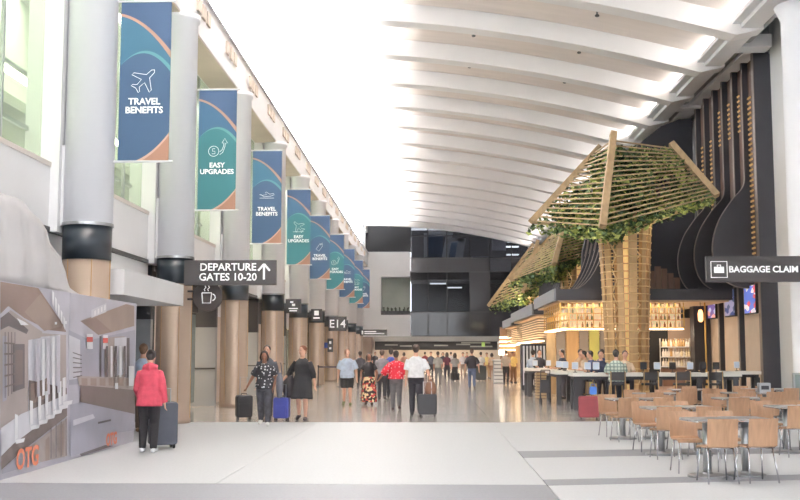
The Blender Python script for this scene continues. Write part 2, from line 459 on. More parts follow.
# ------------------------------------------------------------------ banners
def circ(a, b, c):
    ax, ay = a; bx, by = b; cx, cy = c
    d = 2 * (ax * (by - cy) + bx * (cy - ay) + cx * (ay - by))
    ux = ((ax * ax + ay * ay) * (by - cy) + (bx * bx + by * by) * (cy - ay) + (cx * cx + cy * cy) * (ay - by)) / d
    uy = ((ax * ax + ay * ay) * (cx - bx) + (bx * bx + by * by) * (ax - cx) + (cx * cx + cy * cy) * (bx - ax)) / d
    return ux, uy, math.hypot(ax - ux, ay - uy)
def banner_mat(name, main, mid, top, line):
    m = bpy.data.materials.new(name); m.use_nodes = True; nt = m.node_tree; N = nt.nodes; L = nt.links
    b = N['Principled BSDF']; b.inputs['Roughness'].default_value = .65
    tc = N.new('ShaderNodeTexCoord'); sp = N.new('ShaderNodeSeparateXYZ'); L.new(tc.outputs['Object'], sp.inputs[0])
    cb = N.new('ShaderNodeCombineXYZ'); L.new(sp.outputs[0], cb.inputs[0]); L.new(sp.outputs[2], cb.inputs[1])
    def dist(c):
        v = N.new('ShaderNodeVectorMath'); v.operation = 'DISTANCE'; L.new(cb.outputs[0], v.inputs[0]); v.inputs[1].default_value = (c[0], c[1], 0); return v.outputs['Value']
    def less(x, r):
        v = N.new('ShaderNodeMath'); v.operation = 'LESS_THAN'; L.new(x, v.inputs[0]); v.inputs[1].default_value = r; return v.outputs[0]
    def mix(f, a, c):
        v = N.new('ShaderNodeMix'); v.data_type = 'RGBA'; L.new(f, v.inputs[0])
        if isinstance(a, tuple): v.inputs[6].default_value = lin(a)
        else: L.new(a, v.inputs[6])
        v.inputs[7].default_value = lin(c); return v.outputs[2]
    nz = N.new('ShaderNodeTexNoise'); nz.inputs['Scale'].default_value = 1.3; L.new(tc.outputs['Object'], nz.inputs['Vector'])
    def below(p, q, r):                        # 1 where the point lies under the arc through p, q, r
        (x0, a0), (x1, a1), (x2, a2) = p, q, r
        k2 = ((a2 - a0) / (x2 - x0) - (a1 - a0) / (x1 - x0)) / (x2 - x1); k1 = (a1 - a0) / (x1 - x0) - k2 * (x0 + x1); k0 = a0 - k1 * x0 - k2 * x0 * x0
        m1 = N.new('ShaderNodeMath'); m1.operation = 'MULTIPLY_ADD'; L.new(sp.outputs[0], m1.inputs[0]); m1.inputs[1].default_value = k2; m1.inputs[2].default_value = k1
        m2 = N.new('ShaderNodeMath'); m2.operation = 'MULTIPLY_ADD'; L.new(m1.outputs[0], m2.inputs[0]); L.new(sp.outputs[0], m2.inputs[1]); m2.inputs[2].default_value = k0
        m3 = N.new('ShaderNodeMath'); m3.operation = 'LESS_THAN'; L.new(sp.outputs[2], m3.inputs[0]); L.new(m2.outputs[0], m3.inputs[1]); return m3.outputs[0]
    col = mix(below((0, 2.60), (.45, 2.38), (.88, 1.93)), top, (180, 142, 126))
    col = mix(below((0, 2.55), (.45, 2.31), (.88, 1.80)), col, mid)
    col = mix(below((0, 1.66), (.45, 1.93), (.88, 1.66)), col, line)
    col = mix(below((0, 1.66), (.45, 1.885), (.88, 1.56)), col, main)
    # copper corner, lower right
    g = N.new('ShaderNodeMath'); g.operation = 'MULTIPLY_ADD'; L.new(sp.outputs[0], g.inputs[0]); g.inputs[1].default_value = -1.0; L.new(sp.outputs[2], g.inputs[2])
    h = N.new('ShaderNodeMath'); h.operation = 'POWER'; L.new(sp.outputs[0], h.inputs[0]); h.inputs[1].default_value = 2.2
    i1 = N.new('ShaderNodeMath'); i1.operation = 'MULTIPLY_ADD'; L.new(h.outputs[0], i1.inputs[0]); i1.inputs[1].default_value = -.72; L.new(sp.outputs[2], i1.inputs[2])
    col = mix(less(i1.outputs[0], -.06), col, (206, 170, 150))
    col = mix(less(i1.outputs[0], -.11), col, (168, 126, 106))
    L.new(col, b.inputs['Base Color'])
    return m
BN = banner_mat('banner_navy', (54, 82, 114), (54, 100, 126), (52, 78, 112), (92, 148, 156))
BT = banner_mat('banner_teal', (52, 114, 122), (52, 92, 124), (52, 78, 112), (98, 156, 156))
bm_ = MB().box(0, .88, -.012, .012, 0, 2.8)
BME = [bm_.mesh('banner_cloth', BN), bm_.mesh('banner_cloth', BT)]
def line_icon(parts, wd=.011):
    m = MB()
    for pts in parts:
        m.tube([(x, 0, z) for x, z in pts], wd / 2, 5)
    return m.mesh('icon', PRINT)
def arcp(cx, cz, r, a0, a1, n=14): return [(cx + r * math.cos(math.radians(a0 + (a1 - a0) * i / n)), cz + r * math.sin(math.radians(a0 + (a1 - a0) * i / n))) for i in range(n + 1)]
def rot2(pts, a, s=1): 
    c, d = math.cos(a), math.sin(a); return [((x * c - z * d) * s, (x * d + z * c) * s) for x, z in pts]
plane_top = [(.0, .24), (.035, .2), (.04, .08), (.22, -.05), (.22, -.1), (.04, -.04), (.03, -.16), (.09, -.21), (.09, -.24), (0, -.215), (-.09, -.24), (-.09, -.21), (-.03, -.16), (-.04, -.04), (-.22, -.1), (-.22, -.05), (-.04, .08), (-.035, .2), (0, .24)]
plane_side = [(-.22, .05), (-.16, .04), (-.1, -.02), (.12, .0), (.22, .04), (.2, .08), (.08, .06), (-.02, .13), (-.05, .12), (0, .05), (-.14, .02), (-.22, .05)]
ICON = [line_icon([rot2(plane_top, -PI / 4)]),
        line_icon([arcp(-.08, -.06, .12, 0, 360, 20), [(-.05, 0), (-.11, 0), (-.11, -.06), (-.05, -.06), (-.05, -.12), (-.12, -.12)], [(.06, -.08), (.12, -.02), (.15, .06), (.155, .14), (.11, .13), (.175, .24), (.24, .13), (.19, .13), (.18, .04), (.13, -.09), (.06, -.14)]]),
        line_icon([plane_side, [(-.22, -.06), (.22, -.06)]]),
        line_icon([rot2(plane_top, PI / 4), [(-.2, -.2), (.2, -.2)]]),
        line_icon([rot2([(-.08, -.18), (.08, -.18), (.08, .1), (0, .2), (-.08, .1), (-.08, -.18)], -.6), arcp(.05, .1, .025, 0, 360, 8)])]
seq = [0, 1, 2, 3, 4, 1, 2, 3, 4, 2]
for k, yy in enumerate(COLY[:9]):
    teal = k % 2
    body = 'EASY\nUPGRADES' if teal else 'TRAVEL\nBENEFITS'
    t = thing('hanging_banner', '%s banner reading %s, %s in the left row' % ('teal' if teal else 'navy', body.replace('\n', ' ').lower(), ORD[k]), 'banner', (-5.41, yy, 4.87), 0, 'banners on the left columns')
    obj('banner_cloth', BME[teal], t)
    o = obj('icon', ICON[seq[k]], t); o.location = (.44, -.02, 1.42)
    lettering(t, body, .16, .44, -.018, .98, PRINT, bold=.004)
    for z in (2.82, -.02): MB().tube([(-.12, 0, z), (.95, 0, z)], .022, 8).build('bracket_rod', WHITE2, t)

# ------------------------------------------------------------------ signs on columns
def suit_icon(m, cx, cz, s):
    m.box(cx - s, cx + s, 0, .006, cz - s * .7, cz + s * .55)
    m.box(cx - s * .4, cx - s * .28, 0, .006, cz + s * .55, cz + s * .95).box(cx + s * .28, cx + s * .4, 0, .006, cz + s * .55, cz + s * .95).box(cx - s * .4, cx + s * .4, 0, .006, cz + s * .84, cz + s * .95)
    return m
y = 23.5
t = thing('hanging_sign', 'dark departure gates sign with an upward arrow on the second column', 'sign', (0, y, 0))
a = at(184, 285, y); b = at(276, 260, y)
box('sign_panel', SIGN, t, a.x, b.x, 0, .12, a.z, b.z)
H = b.z - a.z; W_ = b.x - a.x
p = at(262, 266, y)
lettering(t, 'DEPARTURE\nGATES 10-20', .235, at(228, 270, y).x, -.006, at(228, 270.5, y).z, PRINT, bold=.004)
ar = at(264, 272, y)
MB().beam((ar.x, -.004, ar.z - .17), (ar.x, -.004, ar.z + .17), .045, .008, (0, 1, 0)).beam((ar.x - .13, -.004, ar.z + .03), (ar.x, -.004, ar.z + .18), .045, .008, (0, 1, 0)).beam((ar.x + .13, -.004, ar.z + .03), (ar.x, -.004, ar.z + .18), .045, .008, (0, 1, 0)).build('arrow', PRINT, t)

y = 23.8
c = at(208, 296.5, y)
t = thing('round_sign', 'round black coffee cup sign on two bars below the departure sign', 'sign', (c.x, y, c.z))
MB().lathe([(.335, -.04), (.335, .04)], 36).build('disc', mat('coffee_disc', (62, 54, 52), .5), t)
t.children[0].rotation_euler = (PI / 2, 0, 0)
ic = MB()
ic.tube([(-.13, -.05, .08), (-.11, -.05, -.15), (.07, -.05, -.15), (.09, -.05, .08), (-.13, -.05, .08)], .014, 6)
ic.tube([(q[0], -.05, q[1]) for q in arcp(.1, -.02, .075, 80, -80, 10)], .013, 6)
for s in (-.06, .02): ic.tube([(s, -.05, .12), (s - .02, -.05, .16), (s + .02, -.05, .2), (s, -.05, .24)], .011, 6)
ic.build('cup_icon', PRINT, t)
for z in (.1, -.08): MB().box(-.62, -.3, .0, .03, z, z + .04).build('bracket', CHAR, t)

def small_sign(px0, px1, py0, py1, y, label, txt=None, side=None, bars=()):
    a = at(px0, py1, y); b = at(px1, py0, y)
    t = thing('gate_sign', label, 'sign', (a.x, y, a.z))
    w_, h_ = b.x - a.x, b.z - a.z
    box('sign_panel', SIGN, t, 0, w_, 0, .1, 0, h_)
    if a.x > -5.52: box('arm', CHAR, t, -5.52 - a.x, 0, .02, .08, h_ * .3, h_ * .7)
    if txt: lettering(t, txt, h_ * .78, w_ * .5, -.006, h_ * .24, PRINT, bold=.004)
    if bars:
        m = MB()
        for (x0, x1, z0, z1) in bars: m.box(w_ * x0, w_ * x1, -.006, 0, h_ * z0, h_ * z1)
        m.build('print_marks', PRINT, t)['kind'] = 'stuff'
    return t
small_sign(285.5, 301, 299, 313, 38.95, 'small dark sign with pictogram on the fourth column', bars=((.3, .5, .72, .84), (.42, .62, .5, .66), (.2, .8, .28, .36), (.25, .75, .12, .2)))
small_sign(311, 322, 309, 320.5, 46.45, 'small dark sign with a square pictogram on the fifth column', bars=((.3, .7, .45, .85), (.2, .8, .16, .28)))
small_sign(328.5, 346.5, 316.5, 331, 53.95, 'dark sign reading E14 on the sixth column', 'E14')
small_sign(360, 387, 329.5, 335.5, 76.45, 'long thin dark sign in front of the far white box', bars=((.06, .12, .2, .8), (.16, .6, .56, .74), (.16, .9, .24, .42)))
o = small_sign(327.5, 333, 338.5, 352, 53.95, 'small blue upright sign on the side of the sixth column', bars=((.3, .7, .6, .8), (.3, .7, .2, .35)))
o.children[0].data.materials[0] = mat('blue_sign', (54, 72, 140), .5)

# ------------------------------------------------------------------ hoarding with printed mural
XH = -5.33
def mu(px, py): p = onx(px, py, XH); return (p.y, p.z)
yh0, yh1, yh2 = 11.5, onx(67.5, 380, XH).y, onx(135, 380, XH).y
MUR = [mat('mural_%d' % i, c, .5, var=.08, scale=2) for i, c in enumerate([(190, 188, 199), (142, 124, 118), (118, 107, 106), (208, 208, 216), (232, 232, 236), (232, 140, 108), (156, 140, 132), (168, 168, 182), (200, 90, 84), (172, 162, 160), (104, 98, 102)])]
hb = thing('hoarding', 'long construction hoarding printed with a cafe counter scene', 'hoarding', (0, 0, 0))
for a, b in ((yh0, yh1), (yh1, yh2)):
    box('hoarding_panel', MUR[0], hb, XH - .05, XH, a + .008, b - .008, 0, 2.45)
def prints(shapes, name):
    m = MB()
    for i, (mi, pts) in enumerate(shapes):
        q = [mu(*p) for p in pts]
        q = [(min(max(yy, yh0 + .02), yh2 - .02), min(max(zz, .01), 2.44)) for yy, zz in q]
        d = .0012 * (i + 1)
        n = len(q)
        ar = sum(q[k][0] * q[(k + 1) % n][1] - q[(k + 1) % n][0] * q[k][1] for k in range(n))
        if ar < 0: q = q[::-1]
        m.add([(XH + d, yy, zz) for yy, zz in q], [tuple(range(n))], mi)
    return m.build(name, MUR, hb)
S1 = [(9, [(0, 330), (66, 335), (66, 400), (0, 430)]), (3, [(28, 338), (60, 335), (60, 400), (28, 412)]),
      (1, [(0, 280), (38, 288), (64, 326), (66, 332), (48, 330), (24, 318), (8, 306), (0, 314)]), (6, [(24, 312), (40, 294), (62, 326), (44, 331)]),
      (9, [(0, 318), (10, 310), (42, 332), (40, 338), (28, 340), (26, 392), (0, 404)]), (10, [(0, 318), (8, 312), (28, 330), (26, 334), (8, 326), (0, 330)]),
      (7, [(2, 336), (6, 336), (6, 400), (2, 402)]), (10, [(12, 344), (24, 344), (24, 388), (12, 392)]), (2, [(14, 350), (22, 350), (22, 384), (14, 386)]),
      (4, [(16, 318), (24, 322), (28, 325), (20, 325)]),
      (2, [(28, 380), (66, 388), (66, 402), (28, 412)]), (1, [(30, 384), (46, 378), (46, 398), (30, 404)]),
      (3, [(0, 428), (20, 414), (66, 394), (66, 404), (12, 444), (0, 456)]), (2, [(0, 456), (12, 444), (66, 404), (66, 416), (20, 452), (0, 470)]),
      (9, [(22, 452), (66, 418), (66, 456), (40, 462)]), (6, [(44, 440), (48, 436), (48, 460), (44, 461)]), (6, [(30, 448), (34, 444), (34, 462), (30, 463)]), (6, [(58, 426), (62, 423), (62, 455), (58, 456)]),
      (7, [(0, 470), (14, 458), (40, 462), (0, 474)])]
for (x, yb) in ((13, 440), (28, 426), (36, 421), (43, 416), (50, 411), (56, 406), (60, 402)):
    S1 += [(4, [(x, yb - 24 + (60 - x) * -.05), (x + 3, yb - 25), (x + 3, yb - 2), (x, yb)]), (4, [(x, yb), (x + 10, yb - 2), (x + 9, yb + 2), (x + 1, yb + 4)])]
for j in range(5):
    x = 49.5 + j * 2.7; S1.append((4, [(x, 290 + j * 6.5), (x + 1.7, 293 + j * 6.5), (x + 1.7, 308 + j * 5.5), (x, 304 + j * 5.5)]))
for j in range(4): S1.append((10, [(1 + j * 3.2, 332), (1.8 + j * 3.2, 332), (1.8 + j * 3.2, 398 - j * 2), (1 + j * 3.2, 398 - j * 2)]))
for j in range(5): S1.append((2, [(0, 342 + j * 11), (11, 343 + j * 10), (11, 344.5 + j * 10), (0, 344 + j * 11)]))
for j in range(5): S1.append((4 if j % 2 else 0, [(33 + j * 5, 340 - j), (35.5 + j * 5, 340 - j), (35.5 + j * 5, 396 - j), (33 + j * 5, 397 - j)]))
for j in range(4): S1.append((10, [(46 + j * 5, 428 - j * 3), (47 + j * 5, 427 - j * 3), (47 + j * 5, 458 - j), (46 + j * 5, 459 - j)]))
S1.append((4, [(50, 322), (52, 322), (52, 324.5), (50, 324.5)])); S1.append((4, [(60, 321), (62, 321), (62, 324), (60, 324)]))
prints(S1, 'mural_print')
S2 = [(7, [(69, 330), (90, 340), (135, 330), (135, 380), (69, 385)]), (3, [(69, 335), (80, 340), (80, 378), (69, 380)]),
      (6, [(80, 321), (126, 304), (134, 306), (134, 326), (112, 332), (98, 335)]), (1, [(80, 321), (98, 335), (112, 332), (96, 318)]),
      (3, [(91, 310), (106, 303), (106, 312), (91, 318)]), (10, [(99, 336), (101, 336), (101, 380), (99, 380)]), (9, [(104, 338), (124, 336), (124, 378), (104, 380)]), (3, [(114, 338), (126, 337), (126, 374), (114, 376)]), (10, [(126, 338), (129, 338), (129, 386), (126, 386)]),
      (4, [(86, 334), (92, 334), (92, 349), (86, 349)]), (8, [(86, 337), (92, 337), (92, 342), (86, 342)]), (4, [(102, 335), (107, 335), (107, 349), (102, 349)]), (8, [(102, 338), (107, 338), (107, 343), (102, 343)]),
      (9, [(76, 376), (134, 378), (134, 390), (78, 386)]), (2, [(79, 385), (134, 390), (134, 414), (79, 403)]),
      (7, [(69, 405), (79, 402), (134, 414), (134, 430), (69, 440)]), (7, [(69, 440), (110, 432), (110, 446), (69, 456)]), (10, [(78, 454), (104, 445), (112, 446), (80, 456)])]
for j in range(6): S2.append((6, [(80 + j * 9, 378), (86 + j * 9, 378.4), (86 + j * 9, 386), (80 + j * 9, 385.5)]))
for j in range(4):
    x = 92.5 + j * 3.2; S2.append((4, [(x, 311 - j * 1.8), (x + 1.6, 310 - j * 1.8), (x + 1.6, 315 - j * 1.8), (x, 316 - j * 1.8)]))
for j in range(5): S2.append((4 if j % 2 else 10, [(104 + j * 4.4, 346), (106 + j * 4.4, 346), (106 + j * 4.4, 377), (104 + j * 4.4, 377)]))
for j in range(6): S2.append((10, [(70, 352 + j * 5), (79, 355 + j * 4), (79, 356 + j * 4), (70, 353 + j * 5)]))
S2 += [(3, [(70, 420), (90, 414), (92, 418), (70, 426)]), (10, [(95, 422), (108, 419), (108, 421), (95, 424)]), (4, [(112, 383), (115, 383), (115, 389), (112, 389)]), (4, [(126, 366), (131, 366), (131, 386), (126, 386)])]
prints(S2, 'mural_print')
OR = MUR[5]
def wall_text(body, size, px, py):
    me = text_mesh(body, size, 'LEFT', .001, bold=.01); me.materials.clear(); me.materials.append(OR)
    o = obj('mural_lettering', me, hb); q = mu(px, py)
    o.location = (XH + .05, q[0], max(.03, q[1])); o.rotation_euler = (PI / 2, 0, PI / 2)
wall_text('OTG', .36, 12, 470); wall_text('OTG', .27, 103, 446)
# plastic sheet hung above the hoarding
sh = MB()
top = [(0, 192), (8, 194), (16, 195), (24, 197), (32, 203), (40, 211), (47, 220), (54, 231), (60, 243), (66, 257), (72, 272), (78, 286), (84, 296), (90, 299)]
NX, NZ = len(top), 9
vs = []
for i, (px, py) in enumerate(top):
    a = onx(px, py, -5.5); 
    for j in range(NZ):
        f = j / (NZ - 1); fold = .05 * math.sin(i * 2.1 + f * 1.5) * (1 - .4 * f) + .03 * math.sin(i * 4.3)
        vs.append((-5.5 + fold - .12 * (1 - f), a.y, a.z * (1 - f) + 2.44 * f if a.z > 2.44 else 2.44 - .01 * f))
fs = [(i * NZ + j, (i + 1) * NZ + j, (i + 1) * NZ + j + 1, i * NZ + j + 1) for i in range(NX - 1) for j in range(NZ - 1)]
PL = mat('plastic_sheet', (226, 224, 226), .4, alpha=.72, var=.08, scale=2, bump=.3)
o = MB().add(vs, fs).build('plastic_sheet', PL, None, True)
tag(o, 'translucent plastic dust sheet draped behind the top of the hoarding', 'sheet')
md = o.modifiers.new('thickness', 'SOLIDIFY'); md.thickness = .006

# ------------------------------------------------------------------ back wall
wb = holder('wall_back', 'dark glass end wall with a white box and passage below')
DG = glass('dark_glass', (228, 230, 234), .82, .08, (40, 40, 44))
DGS = mat('dark_glass_solid', (66, 66, 70), .08, var=.12, scale=.4)
INT = mat('dark_interior', (84, 82, 84), .7, var=.15, scale=.5)
def bx(px0, px1, py0, py1):
    a = at(px0, py1, YB); b = at(px1, py0, YB); return a.x, b.x, a.z, b.z
x0, x1, z0, z1 = bx(363, 410, 252, 337)
xo0, xo1, zo0, zo1 = bx(381, 410, 277, 315)
# white box with a recessed opening
box('white_box_top', WHITE, wb, x0 - .4, x1, YB - .3, YB + 3, zo1, z1)
box('white_box_bottom', WHITE, wb, x0 - .4, x1, YB - .3, YB + 3, z0, zo0)
box('white_box_side', WHITE, wb, x0 - .4, xo0, YB - .3, YB + 3, zo0, zo1)
box('opening_back', mat('opening_green', (172, 178, 168), .6, var=.12, scale=.6), wb, xo0, x1, YB + 1.6, YB + 1.8, zo0, zo1)
box('opening_rail', CHAR, wb, xo0, x1, YB - .2, YB - .1, zo0, zo0 + .35)
box('end_reveal', WHITE, wb, -6.9, at(362.5, 250, YB).x, YB - 1.2, YB + 3, z1, 13.4)
xd0, xd1, zd0, zd1 = bx(363, 411, 226, 252)
box('dark_band', mat('dark_recess', (44, 45, 49), .6, var=.1, scale=.5), wb, xd0, xd1, YB + .6, YB + .7, zd0, 13.4)
# glass curtain wall: panes and mullions, an office interior behind
gx = [410.5, 428, 447, 470, 490, 512, 536]
gy = [336, 312, 272, 258, 236, 224]
for i in range(len(gx) - 1):
    for j in range(len(gy) - 1):
        a, b, c, d = bx(gx[i], gx[i + 1], gy[j + 1], gy[j])
        if i >= 4 and j == 4: d = min(d, 12.2)
        box('pane', DGS if (j == 0 or (j == 2 and i < 3) or (i in (3, 5) and j in (1, 2))) else DG, wb, a + .03, b - .03, YB, YB + .05, c + .03, min(d - .03, 13.2))
for px in gx[1:-1]:
    q = at(px, 300, YB).x; box('mullion', BLACK, wb, q - .05, q + .05, YB - .04, YB + .04, at(0, 336, YB).z, 13.2 if px < 500 else 12.3)
for py in gy[1:-1]:
    q = at(400, py, YB).z; box('transom', CHAR, wb, at(410.5, 300, YB).x, 11.5, YB - .04, YB + .04, q - .05, q + .05)
box('office_back', INT, wb, x1, 14, YB + 6, YB + 6.2, 2.8, 13.4)
box('office_floor', INT, wb, x1, 14, YB + .1, YB + 6, at(0, 272, YB).z - .8, at(0, 272, YB).z)
box('office_ceiling', mat('office_ceil', (120, 120, 122), .6), wb, x1, 14, YB + .1, YB + 6, at(0, 312, YB).z - .3, at(0, 312, YB).z)
FR = mat('pale_frame', (206, 208, 214), .5)
def fr(px0, py0, px1, py1, wd, Y=YB + 1.2, m=FR):
    MB().beam(at(px0, py0, Y), at(px1, py1, Y), wd, .3, (0, 1, 0)).build('inner_frame', m, wb)
fr(426, 233, 426, 262, .4); fr(450, 232, 444, 263, .6); fr(427, 233, 450, 233, .3); fr(462, 238, 458, 264, .7); fr(427, 262, 462, 262, .3); fr(451, 240, 463, 240, .4)
for q in (474, 479, 484): fr(q + 2, 274, q, 290, .28)
fr(472, 272, 490, 274, .5)
box('inner_window', mat('inner_window_blue', (70, 84, 104), .2, var=.2, scale=1), wb, at(428, 250, YB + 1.6).x, at(443, 250, YB + 1.6).x, YB + 1.7, YB + 1.8, at(0, 258, YB + 1.6).z, at(0, 235, YB + 1.6).z)
box('inner_window', MATS['inner_window_blue'], wb, at(450, 250, YB + 1.6).x, at(460, 250, YB + 1.6).x, YB + 1.7, YB + 1.8, at(0, 262, YB + 1.6).z, at(0, 242, YB + 1.6).z)
box('inner_panel', mat('pale_panel', (188, 190, 200), .4), wb, at(471, 250, YB + .8).x, at(489, 250, YB + .8).x, YB + .8, YB + .9, at(0, 272, YB + .8).z, at(0, 258, YB + .8).z)
box('inner_panel', MATS['pale_panel'], wb, at(492, 250, YB + .8).x, at(506, 250, YB + .8).x, YB + .8, YB + .9, at(0, 252, YB + .8).z, at(0, 234, YB + .8).z)
for k, (a, b, c) in enumerate(((506, 519, 246), (507, 519, 254), (508, 518, 241), (430, 446, 283), (447, 462, 287))):
    q = at(a, c, YB + 1.3); r_ = at(b, c, YB + 1.3)
    box('office_lamp', mat('office_lamp_face', (235, 238, 240), .5, emit=1.6), wb, q.x, r_.x, YB + 1.2, YB + 2.2, q.z - .06, q.z)
area('office_fill', (4, YB + 3, 12.6), (0, -.5, -1), 9, 2.5, 500, (1, .98, .95)); area('office_fill', (2, YB + 3, 6.2), (0, -.3, -1), 6, 2.5, 160, (1, .95, .88))  # added area lights without fixtures, bringing up the frames behind the glass
# planters on the white box opening
for k in range(7):
    px = 383.5 + k * 4
    q = at(px, 314, YB)
    t = thing('potted_plant', 'small dark plant in the opening of the far white box, number %s from the left' % ['one', 'two', 'three', 'four', 'five', 'six', 'seven'][k], 'plant', (q.x, YB + .7, zo0))
    MB().lathe([(.1, 0), (.14, .25)], 8).build('pot', CHAR, t)
    m = MB()
    for i in range(9):
        a = R.uniform(0, 6.28); r_ = R.uniform(.08, .17); h = R.uniform(.35, .75)
        m.tube([(0, 0, .22), (r_ * .5 * math.cos(a), r_ * .5 * math.sin(a), h), (r_ * math.cos(a), r_ * math.sin(a), h * .85)], [.03, .05, .01], 5)
    m.build('leaves', mat('plant_dark', (74, 82, 66), .6), t)
# soffit and sign strip over the passage
a, b, c, d = bx(363, 500, 336.5, 341.5)
box('soffit_beam', mat('soffit_grey', (186, 182, 176), .6), wb, a - .5, b + 1, YB - .8, YB + 3, c, d)
a, b, c, d = bx(375, 497, 341.5, 350)
t = thing('sign_strip', 'long dark sign strip across the far passage', 'sign', (0, YB - .5, 0))
box('sign_panel', mat('strip_face', (66, 62, 60), .5), t, a, b, 0, .3, c - .0, d)
m = MB()
for (p0, p1, q) in ((385, 398, 345), (400, 412, 346), (434, 448, 345.5), (456, 470, 344.5), (470, 492, 346.5), (461, 490, 342.8)):
    e = at(p0, q, YB); f_ = at(p1, q, YB); m.box(e.x, f_.x, -.01, 0, e.z - .06, e.z + .06)
m.build('print_marks', mat('dull_print', (176, 172, 160), .5, emit=.1), t)['kind'] = 'stuff'
e = at(483, 344.5, YB); box('green_sign', mat('green_sign_face', (170, 196, 110), .5, emit=.5), t, e.x - .15, e.x + .15, -.02, 0, e.z - .2, e.z + .2)
box('passage_left', mat('passage_tan', (150, 132, 120), .5, var=.1, scale=1), wb, -7.2, -5.2, YB - 3, YB + 28, 0, 3.0)
box('passage_back', mat('passage_pale', (205, 190, 172), .6, var=.15, scale=.6), wb, -8, 16, YB + 28, YB + 28.3, 0, 4)
box('passage_ceiling', WHITE2, wb, -8, 16, YB + 3, YB + 28, 2.75, 2.95)
PLM = mat('passage_lamp', (255, 240, 214), .5, emit=7)
for k in range(5):
    box('passage_lamp', PLM, wb, -3.5, 5, YB + 4 + 5 * k, YB + 5 + 5 * k, 2.7, 2.75)
# glazed upper gable above the right-hand restaurants and the end of the right wall
box('gable_fill', DGS, wb, 9.0, 16, YB + .1, YB + .3, 2.8, 13.4)

# ------------------------------------------------------------------ right wall, eave beam and fin wall
wr = holder('wall_right', 'white right wall with a long eave beam')
XW = 10.46; XN = 10.72
box('wall_face', WHITE, wr, XN, XN + .4, -3, 33.0, 0, 13.6)
box('wall_face', CHAR, wr, XW + .3, XW + .6, 33.3, 95, 0, 11.1)
box('upper_wall', GREYP, wr, XW + .02, XW + .5, 33.0, 95, 11.1, 13.6)
box('fin_ledge', WHITE, wr, 9.95, XW + .3, 33.0, 95, 11.1, 11.3)
box('eave_beam', WHITE, wr, 8.95, 9.5, -3, 95, 10.92, 11.3)
box('eave_rail', WHITE2, wr, 8.7, 8.95, -3, 95, 11.05, 11.2)
MB().tube([(9.78, -3, 11.3), (9.78, 95, 11.3)], .18, 14).build('duct', STEEL, wr, True)
for k in range(12):
    yy = 8 + 8.16 * k
    box('beam_bracket', WHITE2, wr, 9.5, XW + .05, yy - .35, yy + .35, 10.4 if k < 3 else 11.0, 11.4)
    box('beam_plate', CHAR, wr, 8.9, 8.945, yy + 2.3, yy + 2.42, 10.9, 11.5)

fw = thing('fin_wall', 'dark slatted fin wall with curved bellies over the bar, beside the white column', 'wall panel', (0, 0, 0))
FIN = mat('fin_black', (50, 49, 55), .45, var=.08, scale=1.5)
FINE = mat('fin_edge', (126, 116, 110), .4, metal=.4)
WALN = mat('walnut_panel', (84, 60, 48), .5, var=.3, scale=3, stretch=(3, 3, .3))
FY = [33.2, 34.4, 35.55, 36.8, 38.0, 39.25, 40.5]
XO = 10.22                                  # outer edge of the straight fins
def belly():
    pts = [(XO, 11.1), (XO, 7.5)]
    ctl = [(XO, 7.5), (XO - .05, 7.0), (9.76, 6.5), (9.34, 5.85), (9.13, 5.15), (9.16, 4.5), (9.4, 4.0), (9.8, 3.74), (XO, 3.66)]
    out = []
    for i in range(len(ctl) - 1):
        p0 = ctl[max(0, i - 1)]; p1 = ctl[i]; p2 = ctl[i + 1]; p3 = ctl[min(len(ctl) - 1, i + 2)]
        for k in range(5):
            t_ = k / 5
            out.append(tuple(.5 * (2 * p1[d] + (p2[d] - p0[d]) * t_ + (2 * p0[d] - 5 * p1[d] + 4 * p2[d] - p3[d]) * t_ ** 2 + (3 * p1[d] - p0[d] - 3 * p2[d] + p3[d]) * t_ ** 3) for d in (0, 1)))
    return [(XO, 11.1)] + out + [ctl[-1]]
BEL = belly()
def fin_of(outline, y, th=.1, inner=XW):
    m = MB().strip(outline, [(inner, z) for x, z in outline], 'y', y - th / 2, y + th / 2)
    o = m.build('fin', FIN, fw)
    e = MB(); 
    for i in range(len(outline) - 1):
        (xa, za), (xb, zb) = outline[i], outline[i + 1]
        e.beam((xa - .008, y, za), (xb - .008, y, zb), th + .012, .022, (1, 0, 0) if abs(za - zb) > abs(xa - xb) else (0, 0, 1))
    e.build('fin_edge', FINE, o)
    return o
for k, yy in enumerate(FY):
    if k % 2 == 0: fin_of([(XO, 11.1), (XO, 0)], yy, .14 if k else .2, XW if k else XN)
    else: fin_of(BEL, yy, .1)
for k in range(6):
    a, b = FY[k] + .07, FY[k + 1] - .07
    box('walnut_panel', WALN, fw, XW - .06, XW, a, b, 3.75, 11.08)
# brass studs on the panels
st = MB()
for k in range(6):
    mid = (FY[k] + FY[k + 1]) / 2
    rows = (3.9, 10.0) if k == 0 else ((9.0, 10.2) if k < 4 else (6.5, 9.4))
    z = rows[0]
    while z < rows[1]:
        for q in ((.25, .37, .48) if k == 0 else (.3, .43)):
            st.box(XW - .1, XW - .05, mid + q, mid + q + .05, z, z + .06)
        z += .17
    if k in (1, 3):
        z = 4.0
        while z < 5.0: 
            st.box(XW - .1, XW - .05, mid + .28, mid + .34, z, z + .06).box(XW - .1, XW - .05, mid + .42, mid + .48, z, z + .06); z += .17
st.build('brass_studs', mat('stud_gold', (226, 190, 128), .35, metal=.5, emit=.15), fw)['kind'] = 'stuff'
